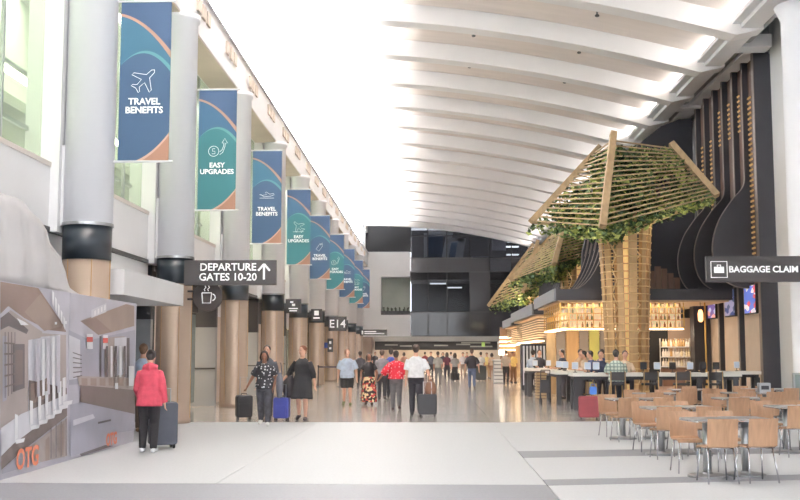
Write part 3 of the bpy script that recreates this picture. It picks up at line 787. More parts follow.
# pale panels below with screens
PALE = mat('pale_stone', (206, 192, 180), .55, var=.06, scale=1.5)
for k, (a, b) in enumerate(((33.3, 35.45), (35.65, 37.9), (38.1, 40.4))):
    box('pale_panel', PALE, fw, XW - .1, XW, a + .06, b - .06, 0, 3.7)
SCR = []
for nm, cs in (('a', ((196, 84, 96), (88, 110, 190), (230, 220, 226))), ('b', ((60, 74, 110), (140, 140, 170), (40, 60, 120))), ('c', ((190, 190, 226), (110, 90, 150), (220, 160, 150)))):
    m = bpy.data.materials.new('screen_' + nm); m.use_nodes = True; nt = m.node_tree; b = nt.nodes['Principled BSDF']
    tc = nt.nodes.new('ShaderNodeTexCoord'); v = nt.nodes.new('ShaderNodeTexVoronoi'); v.inputs['Scale'].default_value = 3.2
    mp = nt.nodes.new('ShaderNodeMapping'); mp.inputs['Scale'].default_value = (1, 1, 2)
    nt.links.new(tc.outputs['Object'], mp.inputs[0]); nt.links.new(mp.outputs[0], v.inputs['Vector'])
    cr = nt.nodes.new('ShaderNodeValToRGB'); cr.color_ramp.interpolation = 'CONSTANT'
    cr.color_ramp.elements[0].color = lin(cs[0]); cr.color_ramp.elements[1].color = lin(cs[1]); cr.color_ramp.elements[1].position = .4
    e = cr.color_ramp.elements.new(.72); e.color = lin(cs[2])
    nt.links.new(v.outputs['Color'], cr.inputs[0]); nt.links.new(cr.outputs[0], b.inputs['Base Color']); nt.links.new(cr.outputs[0], b.inputs['Emission Color']); b.inputs['Emission Strength'].default_value = .7
    SCR.append(m)
for k, (yy, lb) in enumerate(((34.4, 'red and blue picture on the wall screen nearest the baggage sign'), (36.75, 'dark blue picture on the middle of three wall screens'), (39.2, 'pale picture on the wall screen farthest from the white column'))):
    t = thing('wall_screen', lb, 'screen', (XW - .1, yy, 2.83), 0, 'screens on the fin wall')
    box('bezel', BLACK, t, -.1, 0, -.62, .62, 0, .95)
    box('display', SCR[k], t, -.11, -.1, -.58, .58, .04, .91)
# white pier, round column and corner of the near wall
t = thing('column', 'large white round column at the right edge of the picture', 'column', (9.95, 27.6, 0))
MB().lathe([(.66, 0), (.66, .12), (.64, .14), (.64, 10.4), (.8, 10.75)], 36).build('shaft', COLW, t, True)
o = MB().lathe([(.67, .14), (.67, 1.0)], 36).build('metal_skirt', STEEL, t, True)
# baggage claim sign
y = 26.6
a = at(707, 282, y); b = at(804, 256, y)
t = thing('hanging_sign', 'dark baggage claim sign with a suitcase symbol on the right', 'sign', (0, y, 0))
box('sign_panel', SIGN, t, a.x, 9.6, 0, .14, a.z, b.z)
e = at(719, 269.5, y); 
m = MB(); s = .2
m.tube([(e.x - s, -.004, e.z - s), (e.x + s, -.004, e.z - s), (e.x + s, -.004, e.z + s), (e.x - s, -.004, e.z + s)], .014, 6, closed=True)
m.build('icon_frame', PRINT, t)
o = suit_icon(MB(), 0, 0, .125).build('suitcase_icon', PRINT, t); o.location = (e.x, -.008, e.z)
p = at(763, 269, y)
lettering(t, 'BAGGAGE CLAIM', .222, at(763.5, 270, y).x, -.006, p.z - .08, PRINT, bold=.006)
box('arm', CHAR, t, 9.3, 9.6, .14, 1.0, a.z + .1, b.z - .1)

# ------------------------------------------------------------------ restaurant: dark cove shells, canopy, bar
def shell_fin(y, s=1.0, top=8.0, out=4.7):
    # cove profile: from the canopy edge the dark blade sweeps up and back to the wall
    n = 16; pts = []
    for i in range(n + 1):
        f = i / n; a = f * PI / 2
        pts.append((out + (8.6 - out) * (math.sin(a)) ** .8 * .62, 3.75 + (top - 3.75) * (1 - math.cos(a)) ** .75))
    return pts
rest = thing('restaurant_canopy', 'black restaurant canopy with curved blades behind the first timber tree', 'canopy', (0, 0, 0))
CYA, CYB, CX = 36.2, 43.5, at(556, 300, 36.2).x
z0, z1 = at(600, 300, 36.2).z, at(600, 289, 36.2).z
box('fascia', FIN, rest, CX, XO, CYA, CYB, z0, z1)
box('fascia_end', mat('end_grey', (132, 132, 136), .5), rest, CX - .06, CX, CYA, CYB, z0 - .02, z1 + .02)
box('soffit_board', mat('warm_soffit', (206, 178, 146), .6), rest, CX + .1, XO - .1, CYA + .1, CYB - .1, z0 - .06, z0)
# tall dark back panel with a curved shoulder
o_ = [(XW, 10.98), (9.95, 10.94), (9.2, 10.65), (8.5, 10.1), (7.9, 9.5), (7.4, 8.8), (6.9, 8.0), (6.5, 7.2), (6.2, 6.4), (6.0, 5.6), (5.9, z1)]
MB().prism([(XW, z1)] + o_, 'y', 42.0, 42.4).build('back_panel', FIN, rest)
for k in range(5):
    yy = 37.0 + k * 1.15
    pts = []
    for i in range(13):
        f = i / 12; a = f * PI / 2
        pts.append((4.75 + 1.55 * math.sin(a) ** .7 - .35 * max(0, f - .7), z1 + 3.4 * (1 - math.cos(a)) ** .8))
    B_ = [(x + .95 + .8 * (1 - i / 12), z) for i, (x, z) in enumerate(pts)]
    m = MB().strip(pts, B_, 'y', yy - .05, yy + .05)
    o = m.build('blade', FIN, rest)
    e = MB()
    for i in range(12): e.beam((pts[i][0] - .01, yy, pts[i][1]), (pts[i + 1][0] - .01, yy, pts[i + 1][1]), .11, .02, (0, 0, 1))
    e.build('blade_edge', FINE, o)
# timber gable piece with vertical boards over the right half of the canopy
for k in range(8):
    x = 7.0 + k * .22; h = .15 + .16 * (k + .5 if k < 5 else 9 - k)
    box('gable_board', BROWNW, rest, x, x + .2, 37.4, 37.5, z1, z1 + h)
# hanging gold bottle rack under the canopy
rk = thing('bottle_rack', 'glowing brass bottle rack hung under the black canopy', 'rack', (0, 0, 0))
rx0, rx1, ry0, ry1 = CX + .25, 8.75, 37.0, 37.35
rz = [2.46, 2.72, 2.95, 3.16]
def shelfrow(x0, x1, y0, y1, z): box('shelf', GOLD, rk, x0, x1, y0, y1, z, z + .025)
for z in rz: shelfrow(rx0, rx1, ry0, ry1, z)
n = 15
for i in range(n + 1):
    x = rx0 + (rx1 - rx0) * i / n
    box('upright', GOLD, rk, x - .015, x + .015, ry0, ry0 + .03, 2.4, z0 - .06)
for z in rz: shelfrow(rx0 - .02, rx0 + .3, ry1, 42.5, z)
for i in range(9):
    yy = ry1 + i * .62; box('upright', GOLD, rk, rx0 - .02, rx0 + .01, yy, yy + .03, 2.4, z0 - .06)
box('backlight', mat('rack_backlight', (255, 230, 198), .5, emit=.3), rk, rx0 + .35, rx1, ry1 + .12, ry1 + .16, 2.5, z0 - .08)
box('backlight', MATS['rack_backlight'], rk, rx0 + .34, rx0 + .36, ry1 + .2, 42.4, 2.5, z0 - .08)
box('under_light', mat('rack_lamp', (255, 228, 186), .5, emit=4), rk, rx0, rx1, ry0 + .02, ry1 - .02, 2.39, 2.44)
box('under_light', MATS['rack_lamp'], rk, rx0 - .01, rx0 + .25, ry1 + .1, 42.4, 2.39, 2.44)
# bottles
BC = [mat('bottle_%d' % i, c, .18, spec=.6) for i, c in enumerate([(150, 110, 66), (226, 210, 178), (112, 118, 80), (188, 150, 100), (222, 214, 206)])]
bp = []
for c in BC:
    bp.append(MB().lathe([(.042, 0), (.045, .02), (.045, .12), (.018, .165), (.016, .2), (.02, .205), (.02, .22)], 8).mesh('bottle', c, True))
ONE = 'first second third fourth fifth sixth seventh eighth ninth tenth eleventh twelfth thirteenth fourteenth fifteenth sixteenth seventeenth eighteenth nineteenth twentieth twenty-first twenty-second twenty-third twenty-fourth twenty-fifth twenty-sixth'.split()
BCN = ('amber', 'pale', 'green', 'honey', 'clear')
def bottle(x, y, z, lab, grp, sc=1, ks=(0, 1, 2, 3, 4)):
    k = R.choice(ks); o = obj('bottle', bp[k]); o.location = (x, y, z); o.scale = (sc, sc, sc)
    tag(o, BCN[k] + ' bottle, ' + lab, 'bottle', grp)
for zi, zn in zip(rz, ('lowest', 'second', 'third', 'top')):
    nb = 26
    for i in range(nb):
        x = rx0 + .12 + (rx1 - rx0 - .24) * i / (nb - 1) + R.uniform(-.03, .03)
        if 5.5 < x < 6.6 and i % 2: continue
        bottle(x, ry0 + .2, zi + .025, '%s from the left on the %s shelf of the hanging rack' % (ONE[i], zn), 'bottles on the %s rack shelf' % zn, .85)
# bar back wall
bw = thing('bar_panelling', 'panelled back wall of the bar under the canopy', 'wall panel', (0, 0, 0))
BYY = 41.6
BP = mat('bar_grey', (126, 118, 112), .55, var=.1, scale=1)
YG = mat('bar_yellow_green', (172, 172, 96), .5, var=.1, scale=2)
for a, b, m_ in ((546, 556, OAK), (556, 566, BP), (566, 579, GOLDW), (579, 589, BP), (589, 600, YG), (600, 606, BP), (606, 615, YG), (615, 648, BP), (648, 668, BLACK), (668, 700, mat('bar_pale', (196, 172, 156), .6, var=.06, scale=2))):
    box('panel', m_, bw, at(a, 350, BYY).x + .02, at(b, 350, BYY).x - .02, BYY, BYY + .1 + .05 * (m_ is YG), 0, 2.95)
# bottle display by the dark column
sx0, sx1, sy = at(662, 350, 40.6).x, at(692, 350, 40.6).x, 40.6
bd = thing('back_bar_shelf', 'pale shelf unit of bottles left of the dark fin wall', 'shelf', (0, 0, 0))
for z in (1.05, 1.42, 1.8): box('shelf', WHITE2, bd, sx0, sx1, sy, sy + .35, z, z + .03)
for x in (sx0, (sx0 + sx1) / 2, sx1): box('upright', WHITE2, bd, x - .015, x + .015, sy + .3, sy + .35, 0, 2.15)
box('cabinet', BROWNW, bd, sx0, sx1, sy - .1, sy + .4, 0, 1.0)
for zi, zn in ((1.08, 'bottom'), (1.45, 'middle'), (1.83, 'top')):
    for i in range(11):
        bottle(sx0 + .08 + (sx1 - sx0 - .16) * i / 10, sy + .14, zi, '%s from the left on the %s shelf of the pale unit' % (ONE[i], zn), 'bottles on the %s back bar shelf' % zn, 1.35, (1, 4, 4, 3))
# dark jamb and brass pole with pendant at the end of the bar
box('bar_jamb', FIN, bw, at(692, 350, 40).x, at(700, 350, 40).x + .3, 39.6, 40.2, 0, z0)
t = thing('brass_pole', 'thin brass pole standing left of the wall screens', 'pole', (at(704.5, 300, 37).x, 37, 0))
MB().tube([(0, 0, 0), (0, 0, 3.6)], .03, 8).build('tube', GOLD, t, True); MB().lathe([(.1, 0), (.1, .02), (.03, .03)], 12).build('foot', GOLD, t)
t = thing('pendant_lamp', 'small glowing pendant lamp beside the brass pole', 'lamp', (at(700.5, 315, 36.6).x, 36.6, at(700, 322, 36.6).z))
MB().lathe([(.04, 0), (.085, .06), (.09, .3), (.05, .42)], 12).build('shade', mat('pendant_glow', (255, 190, 120), .5, emit=2.5), t, True)
MB().tube([(0, 0, .42), (0, 0, 1.25)], .01, 6).build('cable', BLACK, t)
WRM = (1, .82, .60)
area('bar_light', (6.4, 39.2, 2.9), (0, 0, -1), 3.8, 2.6, 110, WRM)
area('rack_front_light', (6.6, 36.5, 3.3), (0, .6, -1), 4.0, .2, 40, WRM)
point('back_bar_light', (sx0 + .5, 40.2, 2.4), 22, WRM)

# ------------------------------------------------------------------ timber trees
INN = mat('inner_frame_white', (236, 216, 176), .5)
HOOP = mat('hoop_timber', (206, 176, 128), .5, var=.1, scale=5)
def tr(z): return .60 + .22 * (z / 6.0) ** 1.4 + .02
def make_tree(label, TX, TY, corners, nleaf, seed, glow):
    o0 = Vector((TX, TY, 0)); C_ = [(b - o0, t - o0) for b, t in corners]
    tree = thing('timber_tree', label, 'tree sculpture', (TX, TY, 0), 0, 'timber trees')
    for b_, t_ in C_:
        MB().beam(b_, t_ + (t_ - b_).normalized() * .15, .2, .28, (0, 1, 0), 0).build('crown_post', OAK, tree)
    FC = [(C_[i], C_[(i + 1) % 4]) for i in range(4)]
    for (b0, t0), (b1, t1) in FC:
        n = 17
        for i in range(n):
            f = (i + .3) / n
            MB().beam(b0.lerp(t0, f), b1.lerp(t1, f), .035, .045).build('slat', OAK, tree)
    ZT = 6.0
    for k in range(12):
        a = 2 * PI * k / 12 + .13; m = MB(); N_ = 5
        for i in range(N_):
            za, zb = ZT * i / N_, ZT * (i + 1) / N_
            m.beam((tr(za) * math.cos(a), tr(za) * math.sin(a), za), (tr(zb) * math.cos(a), tr(zb) * math.sin(a), zb), .2 if k % 3 else .27, .05, (math.cos(a), math.sin(a), 0))
        m.build('trunk_board', GOLDW, tree)
    for i in range(24):
        z = .15 + i * .235; r_ = tr(z) + .045
        MB().tube([(r_ * math.cos(2 * PI * j / 16), r_ * math.sin(2 * PI * j / 16), z) for j in range(16)], .02, 5, closed=True).build('hoop', HOOP, tree)
    zz = MB()
    for s in range(3):
        a = 2 * PI * s / 3 + .6; b = a + 1.2; z = .3; i = 0
        while z < 5.8:
            r_ = tr(z) * .62
            p = (r_ * math.cos(a), r_ * math.sin(a), z); q = (r_ * math.cos(b), r_ * math.sin(b), z + .4)
            if i % 2: p = (p[0], p[1], z + .4); q = (q[0], q[1], z)
            zz.tube([p, q], .024, 5); z += .4; i += 1
    zz.build('inner_zigzag', INN, tree)['kind'] = 'stuff'
    MB().lathe([(.2, 0), (.2, 3.6), (.1, 5.6)], 10).build('inner_core', mat('core_glow', (255, 214, 150), .5, emit=.25), tree, True)
    for b_, t_ in C_:
        c0_ = Vector((0, 0, 5.4)); MB().beam(c0_ + (b_ - c0_) * .12, b_, .06, .1).build('crown_arm', OAK, tree)
    rr = random.Random(seed); m = MB()
    for i in range(nleaf):
        (b0, t0), (b1, t1) = FC[rr.choice((0, 0, 1, 1, 1, 2, 3))]
        f = rr.random(); g = rr.random() ** 1.15 * 1.02 - .1
        if rr.random() < .12: g = rr.uniform(-.16, .06)
        p = b0.lerp(b1, f).lerp(t0.lerp(t1, f), max(-.16, g))
        p = p.lerp(Vector((0, 0, p.z)), rr.random() ** 1.5 * .75 + .03)
        if math.sin(p.x * 3.1 + p.z * 2) + math.sin(p.z * 4.2 - p.y * 3) < -.9: continue
        s = rr.uniform(.07, .15)
        a = Vector((rr.uniform(-1, 1), rr.uniform(-1, 1), rr.uniform(-.6, .6))).normalized(); b = a.orthogonal().normalized()
        b = (b + a.cross(b) * rr.uniform(-2, 2)).normalized()
        m.add([p - a * s, p + b * s * .5, p + a * s, p - b * s * .5], [(0, 1, 2, 3)], rr.choice((0, 0, 1, 1, 2) if f < .5 else (0, 1, 1, 2, 2)))
    m.build('foliage', LEAF, tree)['kind'] = 'stuff'
    for z, e in ((1.2, 9), (3.2, 16), (4.9, 24)):
        point('tree_light', (TX, TY, z), e * glow, (1, .80, .52), .25)
    for dx, dy in ((-1.2, -.4), (1.2, -.4), (.2, .9)):
        point('crown_light', (TX + dx, TY + dy, 5.7 if TY < 60 else 5.0), 12 * glow ** 2, (1, .88, .52), .2)
    return tree
X1 = at(626, 300, 34.0).x
make_tree('largest timber lattice tree with leafy slatted crown, nearest the bar', X1, 34.0,
          [(at(531, 222, 34.2), at(597, 150, 34.6)), (at(602.5, 227, 31.6), at(613, 137, 33.0)), (at(717, 196, 34.0), at(674, 147, 34.8)), (Vector((X1 + .3, 37.2, 5.9)), Vector((X1 + .3, 35.4, 7.9)))], 11000, 3, 1)
make_tree('middle timber lattice tree, half hidden behind the largest one', 6.3, 45.3,
          [(at(510, 281, 45.5), at(558, 229, 45.8)), (at(554, 264, 43.2), at(567, 215, 44.4)), (Vector((9.3, 45.3, 6.4)), Vector((7.9, 46, 8.4))), (Vector((6.5, 48.5, 5.6)), Vector((6.5, 46.7, 8.0)))], 9000, 5, 1.3)
make_tree('farthest timber lattice tree with yellow glowing crown by the end wall', 6.4, 63.0,
          [(at(488, 306, 63.5), at(532, 246, 63.0)), (at(523, 292, 60.5), at(537, 243, 61.8)), (Vector((9.3, 63, 6.4)), Vector((7.9, 63.5, 8.4))), (Vector((6.5, 66, 5.4)), Vector((6.5, 64.4, 8.0)))], 5000, 8, 2.4)

# farther restaurants: canopies, blades and lit shop strips
for k, (ya, yb, xx, lab) in enumerate(((47.0, 59.5, 4.5, 'second black restaurant canopy, beyond the first one'), (65.0, 72.8, 4.9, 'third black restaurant canopy, near the far timber tree'))):
    t = thing('restaurant_canopy', lab, 'canopy', (0, 0, 0))
    box('fascia', FIN, t, xx, XO, ya, yb, 3.3, 3.75)
    box('fascia_end', MATS['end_grey'], t, xx - .08, xx, ya, yb, 3.28, 3.78)
    box('soffit_board', MATS['warm_soffit'], t, xx + .1, XO - .1, ya + .1, yb - .1, 3.24, 3.3)
    for j in range(6):
        yy = ya + .6 + j * 1.4; pts = []
        for i in range(13):
            f = i / 12; a = f * PI / 2
            pts.append((xx + .4 + 1.7 * math.sin(a) ** .7 - .35 * max(0, f - .7), 3.75 + 3.2 * (1 - math.cos(a)) ** .8))
        B_ = [(x + 1.2 + 1.0 * (1 - i / 12), z) for i, (x, z) in enumerate(pts)]
        MB().strip(pts, B_, 'y', yy - .05, yy + .05).build('blade', FIN, t)
    MB().prism([(XW, 3.75)] + o_[:-1] + [(5.9, 3.75)], 'y', yb - .6, yb - .3).build('back_panel', FIN, t)
    # lattice box of timber slats under the canopy, lit from within
    for j in range(9): 
        box('timber_slat', OAK, t, xx + .2, xx + .26, ya + .3, yb - .5, 2.2 + .11 * j, 2.26 + .11 * j)
        box('timber_slat', OAK, t, xx + .26, 9, ya + .3, ya + .36, 2.2 + .11 * j, 2.26 + .11 * j)
    box('backlight', MATS['rack_backlight'], t, xx + .5, xx + .54, ya + .6, yb - .6, 2.3, 3.2)
    box('backlight', MATS['rack_backlight'], t, xx + .54, 9, ya + .7, ya + .74, 2.3, 3.2)
    box('under_light', MATS['rack_lamp'], t, xx + .2, xx + .5, ya + .4, yb - .6, 2.1, 2.16)
    box('back_wall', BP, t, 8.6, 8.8, ya, yb, 0, 3.2)
    for j in range(7):
        m_ = (OAK, BP, GOLDW, YG, BP, OAK, GOLDW)[j]
        box('panel', m_, t, 5.6 + j * .42, 6.0 + j * .42, yb - 1.4, yb - 1.3, 0, 2.9)
    area('restaurant_light', ((xx + 8.6) / 2, (ya + yb) / 2, 3.1), (0, 0, -1), 3.2, yb - ya - 2, 150, WRM)
# pale striped kiosk and light boxes in the distance
t = thing('striped_kiosk', 'pale kiosk with upright white stripes beyond the standing tables', 'kiosk', (0, 0, 0))
ky = 46.5
for j in range(7):
    px = 523 + j * 3.4; box('stripe', WHITE, t, at(px, 350, ky).x, at(px + 1.7, 350, ky).x, ky, ky + .1, .2, at(0, 346, ky).z)
box('kiosk_body', CHAR, t, at(521.5, 350, ky).x, at(547, 350, ky).x, ky + .1, ky + .8, 0, at(0, 345, ky).z + .05)
t = thing('checkout_counter', 'white slatted checkout counter beside the standing shopper', 'counter', (0, 0, 0))
ky = 56.0; a = at(494, 383, ky).x; b = at(505.5, 383, ky).x
for j in range(6): box('slat', WHITE, t, a, b, ky, ky + .06, .06 + .19 * j, .2 + .19 * j)
box('counter_body', GREYP, t, a + .02, b - .02, ky + .06, ky + 1.2, 0, 1.2); box('counter_top', WHITE, t, a - .05, b + .05, ky - .05, ky + 1.25, 1.2, 1.26)
t = thing('light_box', 'small glowing white light box above the far checkout', 'sign', (at(503, 354, 57).x, 57, 0))
box('lamp_face', mat('light_box_face', (255, 246, 226), .5, emit=5), t, -.22, .22, 0, .12, 1.5, 1.75); box('post', STEEL, t, -.02, .02, .05, .09, 1.26, 1.5)
for j in range(4):
    ky = 73; q = at(500, 337 + j * 4.2, ky)
    o = box('strip_light', mat('strip_glow', (255, 226, 180), .5, emit=3.5), None, q.x, at(527, 337, ky).x, ky + .2, ky + .4, q.z - .09, q.z + .03)
    tag(o, 'warm light strip over the far shop, %s from the top' % ('first', 'second', 'third', 'fourth')[j], 'light', 'far shop light strips')
box('far_shop', mat('far_shop_brown', (134, 104, 84), .6, var=.2, scale=1), None, at(500, 337, 73.4).x, XW, 73.4, 73.6, 0, 3.4)
tag(bpy.data.objects['far_shop'], 'brown back wall of the far shop behind the light strips', 'wall panel')

# ------------------------------------------------------------------ cafe tables and chairs
def make_table():
    t = thing('cafe_table', 'x', 'table', (0, 0, 0), 0, 'cafe tables')
    MB().rbox(-.255, .255, -.30, .30, .715, .735, .04, 'z').build('table_top', mat('table_laminate', (150, 147, 146), .3, var=.05, scale=5), t)
    MB().rbox(-.26, .26, -.305, .305, .70, .716, .04, 'z').build('top_edge', CHROME, t)
    MB().lathe([(.052, .02), (.052, .70)], 16).build('post', STEEL, t, True)
    MB().lathe([(.25, 0), (.25, .022), (.22, .034), (.07, .045), (.06, .06)], 28).build('base_disc', mat('base_steel', (138, 138, 140), .4, metal=.6), t, False)
    return t
def make_chair():
    """the sitter faces +Y; backrest on the -Y side"""
    t = thing('cafe_chair', 'x', 'chair', (0, 0, 0), 0, 'cafe chairs')
    # seat: bent ply dished a little, rolled at the front
    prof = [(.21, .425), (.20, .445), (.15, .455), (0, .445), (-.15, .448), (-.20, .47)]
    m = MB().strip(prof, [(y, z - .014) for y, z in prof], 'x', -.2, .2); m.build('seat', [WOOD], t)
    vs = []; n = 6; H = [(-.205, .455), (-.222, .60), (-.24, .72), (-.258, .80)]
    front = []; back = []
    for (yy, z) in H:
        for i in range(n + 1):
            x = -.2 + .4 * i / n; c = -.035 * (1 - (x / .2) ** 2)
            front.append((x, yy + c, z)); back.append((x, yy + c - .012, z))
    N_ = len(front); vs = front + back; fs = []; w_ = n + 1
    for r_ in range(len(H) - 1):
        for i in range(n):
            a = r_ * w_ + i; fs += [(a + 1, a, a + w_, a + w_ + 1), (N_ + a, N_ + a + 1, N_ + a + w_ + 1, N_ + a + w_)]
    for r_ in range(len(H) - 1):
        a = r_ * w_; fs += [(a, N_ + a, N_ + a + w_, a + w_)]; b = a + n; fs += [(b, b + w_, N_ + b + w_, N_ + b)]
    for i in range(n):
        fs += [(i, i + 1, N_ + i + 1, N_ + i)]; a = (len(H) - 1) * w_ + i; fs += [(a, N_ + a, N_ + a + 1, a + 1)]
    MB().add(vs, fs).build('backrest', WOOD, t)
    for sx in (-1, 1):
        MB().tube([(sx * .165, .15, .43), (sx * .2, .215, 0)], .011, 7).build('leg', CHROME, t, True)
        MB().tube([(sx * .165, -.15, .43), (sx * .2, -.235, 0)], .011, 7).build('leg', CHROME, t, True)
        MB().tube([(sx * .165, .155, .43), (sx * .165, -.155, .43)], .011, 7).build('seat_rail', CHROME, t, True)
    MB().tube([(-.165, -.15, .43), (.165, -.15, .43)], .01, 7).build('cross_rail', CHROME, t, True)
    return t
tb0 = make_table(); ch0 = make_chair(); ch0.scale = (.93, .95, .97); used = [0, 0]
def put(kind, loc, rz, label):
    src = (tb0, ch0)[kind]
    if not used[kind]:
        used[kind] = 1; src.location = loc; src.rotation_euler = (0, 0, rz); src['label'] = label; return src
    return dup(src, loc, rz, label)
ROWS = [(13.75, (3.46, 4.04), 'front row'), (16.7, (3.56, 4.15, 5.6, 6.19), 'second row'), (19.75, (3.52, 4.11, 5.55, 6.14), 'third row'), (22.3, (4.55, 5.14, 6.5, 7.1), 'fourth row'), (24.5, (5.75, 6.35, 7.6, 8.2), 'back row')]
for (yy, xs, rn) in ROWS:
    for i, x in enumerate(xs):
        dx = R.uniform(-.03, .03); y2 = yy + .2 * (x - 3.6) + R.uniform(-.04, .04); nm = ORD[i] if i else 'first'
        put(0, (x + dx, y2, 0), .1 + R.uniform(-.03, .03), 'square cafe table, %s from the left in the %s' % (nm, rn))
        put(1, (x + dx - .04 + R.uniform(-.03, .03), y2 - .58 + R.uniform(-.05, .05), 0), .1 + R.uniform(-.1, .1), 'chair with its back to us at table %s from the left, %s' % (nm, rn))
        put(1, (x + dx - .10 + R.uniform(-.03, .03), y2 + .58 + R.uniform(-.05, .05), 0), PI + .12 + R.uniform(-.12, .12), 'chair facing the camera at table %s from the left, %s' % (nm, rn))
# a steel napkin box on a table at the right
t = thing('napkin_box', 'steel napkin box on a far cafe table at the right', 'box', (7.1, 22.3 + .7, .735))
MB().rbox(-.12, .12, -.08, .08, 0, .2, .02, 'y').build('case', STEEL, t); box('slot', CHAR, t, -.08, .08, -.085, -.08, .06, .14)

# ------------------------------------------------------------------ standing counters with tablets and stools
TOPW = mat('counter_white', (226, 222, 216), .35)
def counter(label, x0, x1, y0, y1, legs, wood=False):
    t = thing('bar_counter', label, 'counter', (0, 0, 0))
    box('top', TOPW, t, x0, x1, y0, y1, .93, 1.03)
    box('apron', CHAR, t, x0 + .06, x1 - .06, y0 + .06, y1 - .06, .84, .93)
    for x in legs:
        for yy in (y0 + .05, y1 - .17): box('leg', CHAR, t, x - .07, x + .07, yy, yy + .12, 0, .84)
    return t
counter('long white bar counter on dark legs behind the cafe chairs', 3.88, 8.55, 29.6, 30.5, (4.0, 5.0, 6.3, 7.4, 8.4))
counter('white bar counter running back beside the red suitcase', 3.75, 4.6, 32.4, 35.4, (3.85, 4.5))
counter('dark legged counter farther along, by the striped kiosk', 3.45, 4.95, 38.8, 40.4, (3.55, 4.2, 4.85))
counter('low white end counter under the wall screens', 8.75, 10.0, 32.6, 33.2, (8.85, 9.9))
def tablet(x, y, z, dark, label):
    t = thing('tablet_stand', label, 'tablet', (x, y, z), R.uniform(-.15, .15), 'tablets on the counters')
    MB().lathe([(.06, 0), (.06, .012), (.015, .02)], 10).build('foot', BLACK, t)
    MB().tube([(0, 0, .02), (0, .02, .16)], .012, 6).build('stem', BLACK, t)
    MB().rbox(-.09, .09, -.01, .012, .09, .29, .015, 'y').build('tablet', BLACK if dark else TOPW, t)
    if not dark: box('display', mat('tablet_screen', (170, 180, 194), .3, emit=.25), t, -.08, .08, -.013, -.01, .1, .28)
TL = [(575, 30.1, 0), (587.5, 30.0, 0), (596, 29.9, 0), (643.5, 29.9, 1), (672.5, 29.9, 1), (703, 29.9, 1), (690, 30.2, 0), (657, 30.2, 0), (716, 30.0, 1)]
for k, (px, yy, dk) in enumerate(TL):
    tablet(at(px, 365, yy).x, yy, 1.03, dk, '%s tablet stand on the long white counter, %s from the left' % ('dark' if dk else 'lit', ORD[sorted(q[0] for q in TL).index(px)] if k else 'first'))
for k, (x, yy) in enumerate(((4.1, 32.8), (4.15, 33.6), (4.1, 34.5))): tablet(x, yy, 1.03, 0, 'lit tablet on the counter running back, %s along' % ('first', 'second', 'third')[k])
for k, (x, yy) in enumerate(((3.8, 39.3), (4.3, 39.4))): tablet(x, yy, 1.03, 0, 'lit tablet on the farther dark legged counter, %s' % ('left one', 'right one')[k])
tablet(9.35, 32.9, 1.03, 0, 'lit tablet on the low end counter under the wall screens')
SEATB = mat('stool_black', (40, 38, 40), .5, var=.1, scale=4); BRASSY = mat('stool_leg', (170, 140, 96), .4, metal=.4)
def make_stool():
    t = thing('bar_stool', 'x', 'stool', (0, 0, 0), 0, 'bar stools')
    MB().rbox(-.2, .2, -.2, .2, .70, .76, .05, 'z').build('seat', SEATB, t)
    MB().rbox(-.21, .21, -.225, -.195, .84, 1.06, .03, 'y').build('backrest', SEATB, t)
    for sx in (-1, 1):
        MB().tube([(sx * .19, -.21, 1.08), (sx * .2, -.23, 0)], .018, 6).build('leg', BRASSY, t, True)
        MB().tube([(sx * .17, .17, .70), (sx * .2, .21, 0)], .018, 6).build('leg', BRASSY, t, True)
        MB().tube([(sx * .2, -.225, .26), (sx * .2, .2, .26)], .011, 6).build('foot_rail', BRASSY, t, True)
    return t
st0 = make_stool(); us = [0]
def stool(x, y, rz, label):
    if not us[0]: us[0] = 1; st0.location = (x, y, 0); st0.rotation_euler = (0, 0, rz); st0['label'] = label
    else: dup(st0, (x, y, 0), rz, label)
STX = [at(px, 380, 29.2).x for px in (617, 650, 682, 714)]
for k, x in enumerate(STX): stool(x, 29.25, 0, ('black backed bar stool under the man in the plaid shirt', 'empty black bar stool right of the plaid man', 'second empty bar stool right of the plaid man', 'empty bar stool farthest right along the long counter')[k])
for k, (x, yy, rz) in enumerate(((4.9, 31.05, PI), (5.6, 31.05, PI), (7.6, 31.05, PI), (4.95, 33.0, PI / 2), (4.95, 34.4, PI / 2))):
    stool(x, yy, rz, ('bar stool on the bar side of the long counter, left end', 'bar stool behind the plaid man, across the counter', 'bar stool on the bar side near the bottles', 'bar stool beside the counter running back, near end', 'bar stool beside the counter running back, far end')[k])
# slim slatted planter and wooden block by the counters
t = thing('slatted_block', 'wooden slatted block between the counters on the hall side', 'planter', (0, 0, 0))
for j in range(9): box('slat', OAK, t, 3.62, 4.1, 37.2, 37.7, .02 + .1 * j, .09 + .1 * j)
box('core', BROWNW, t, 3.65, 4.07, 37.23, 37.67, 0, .92)

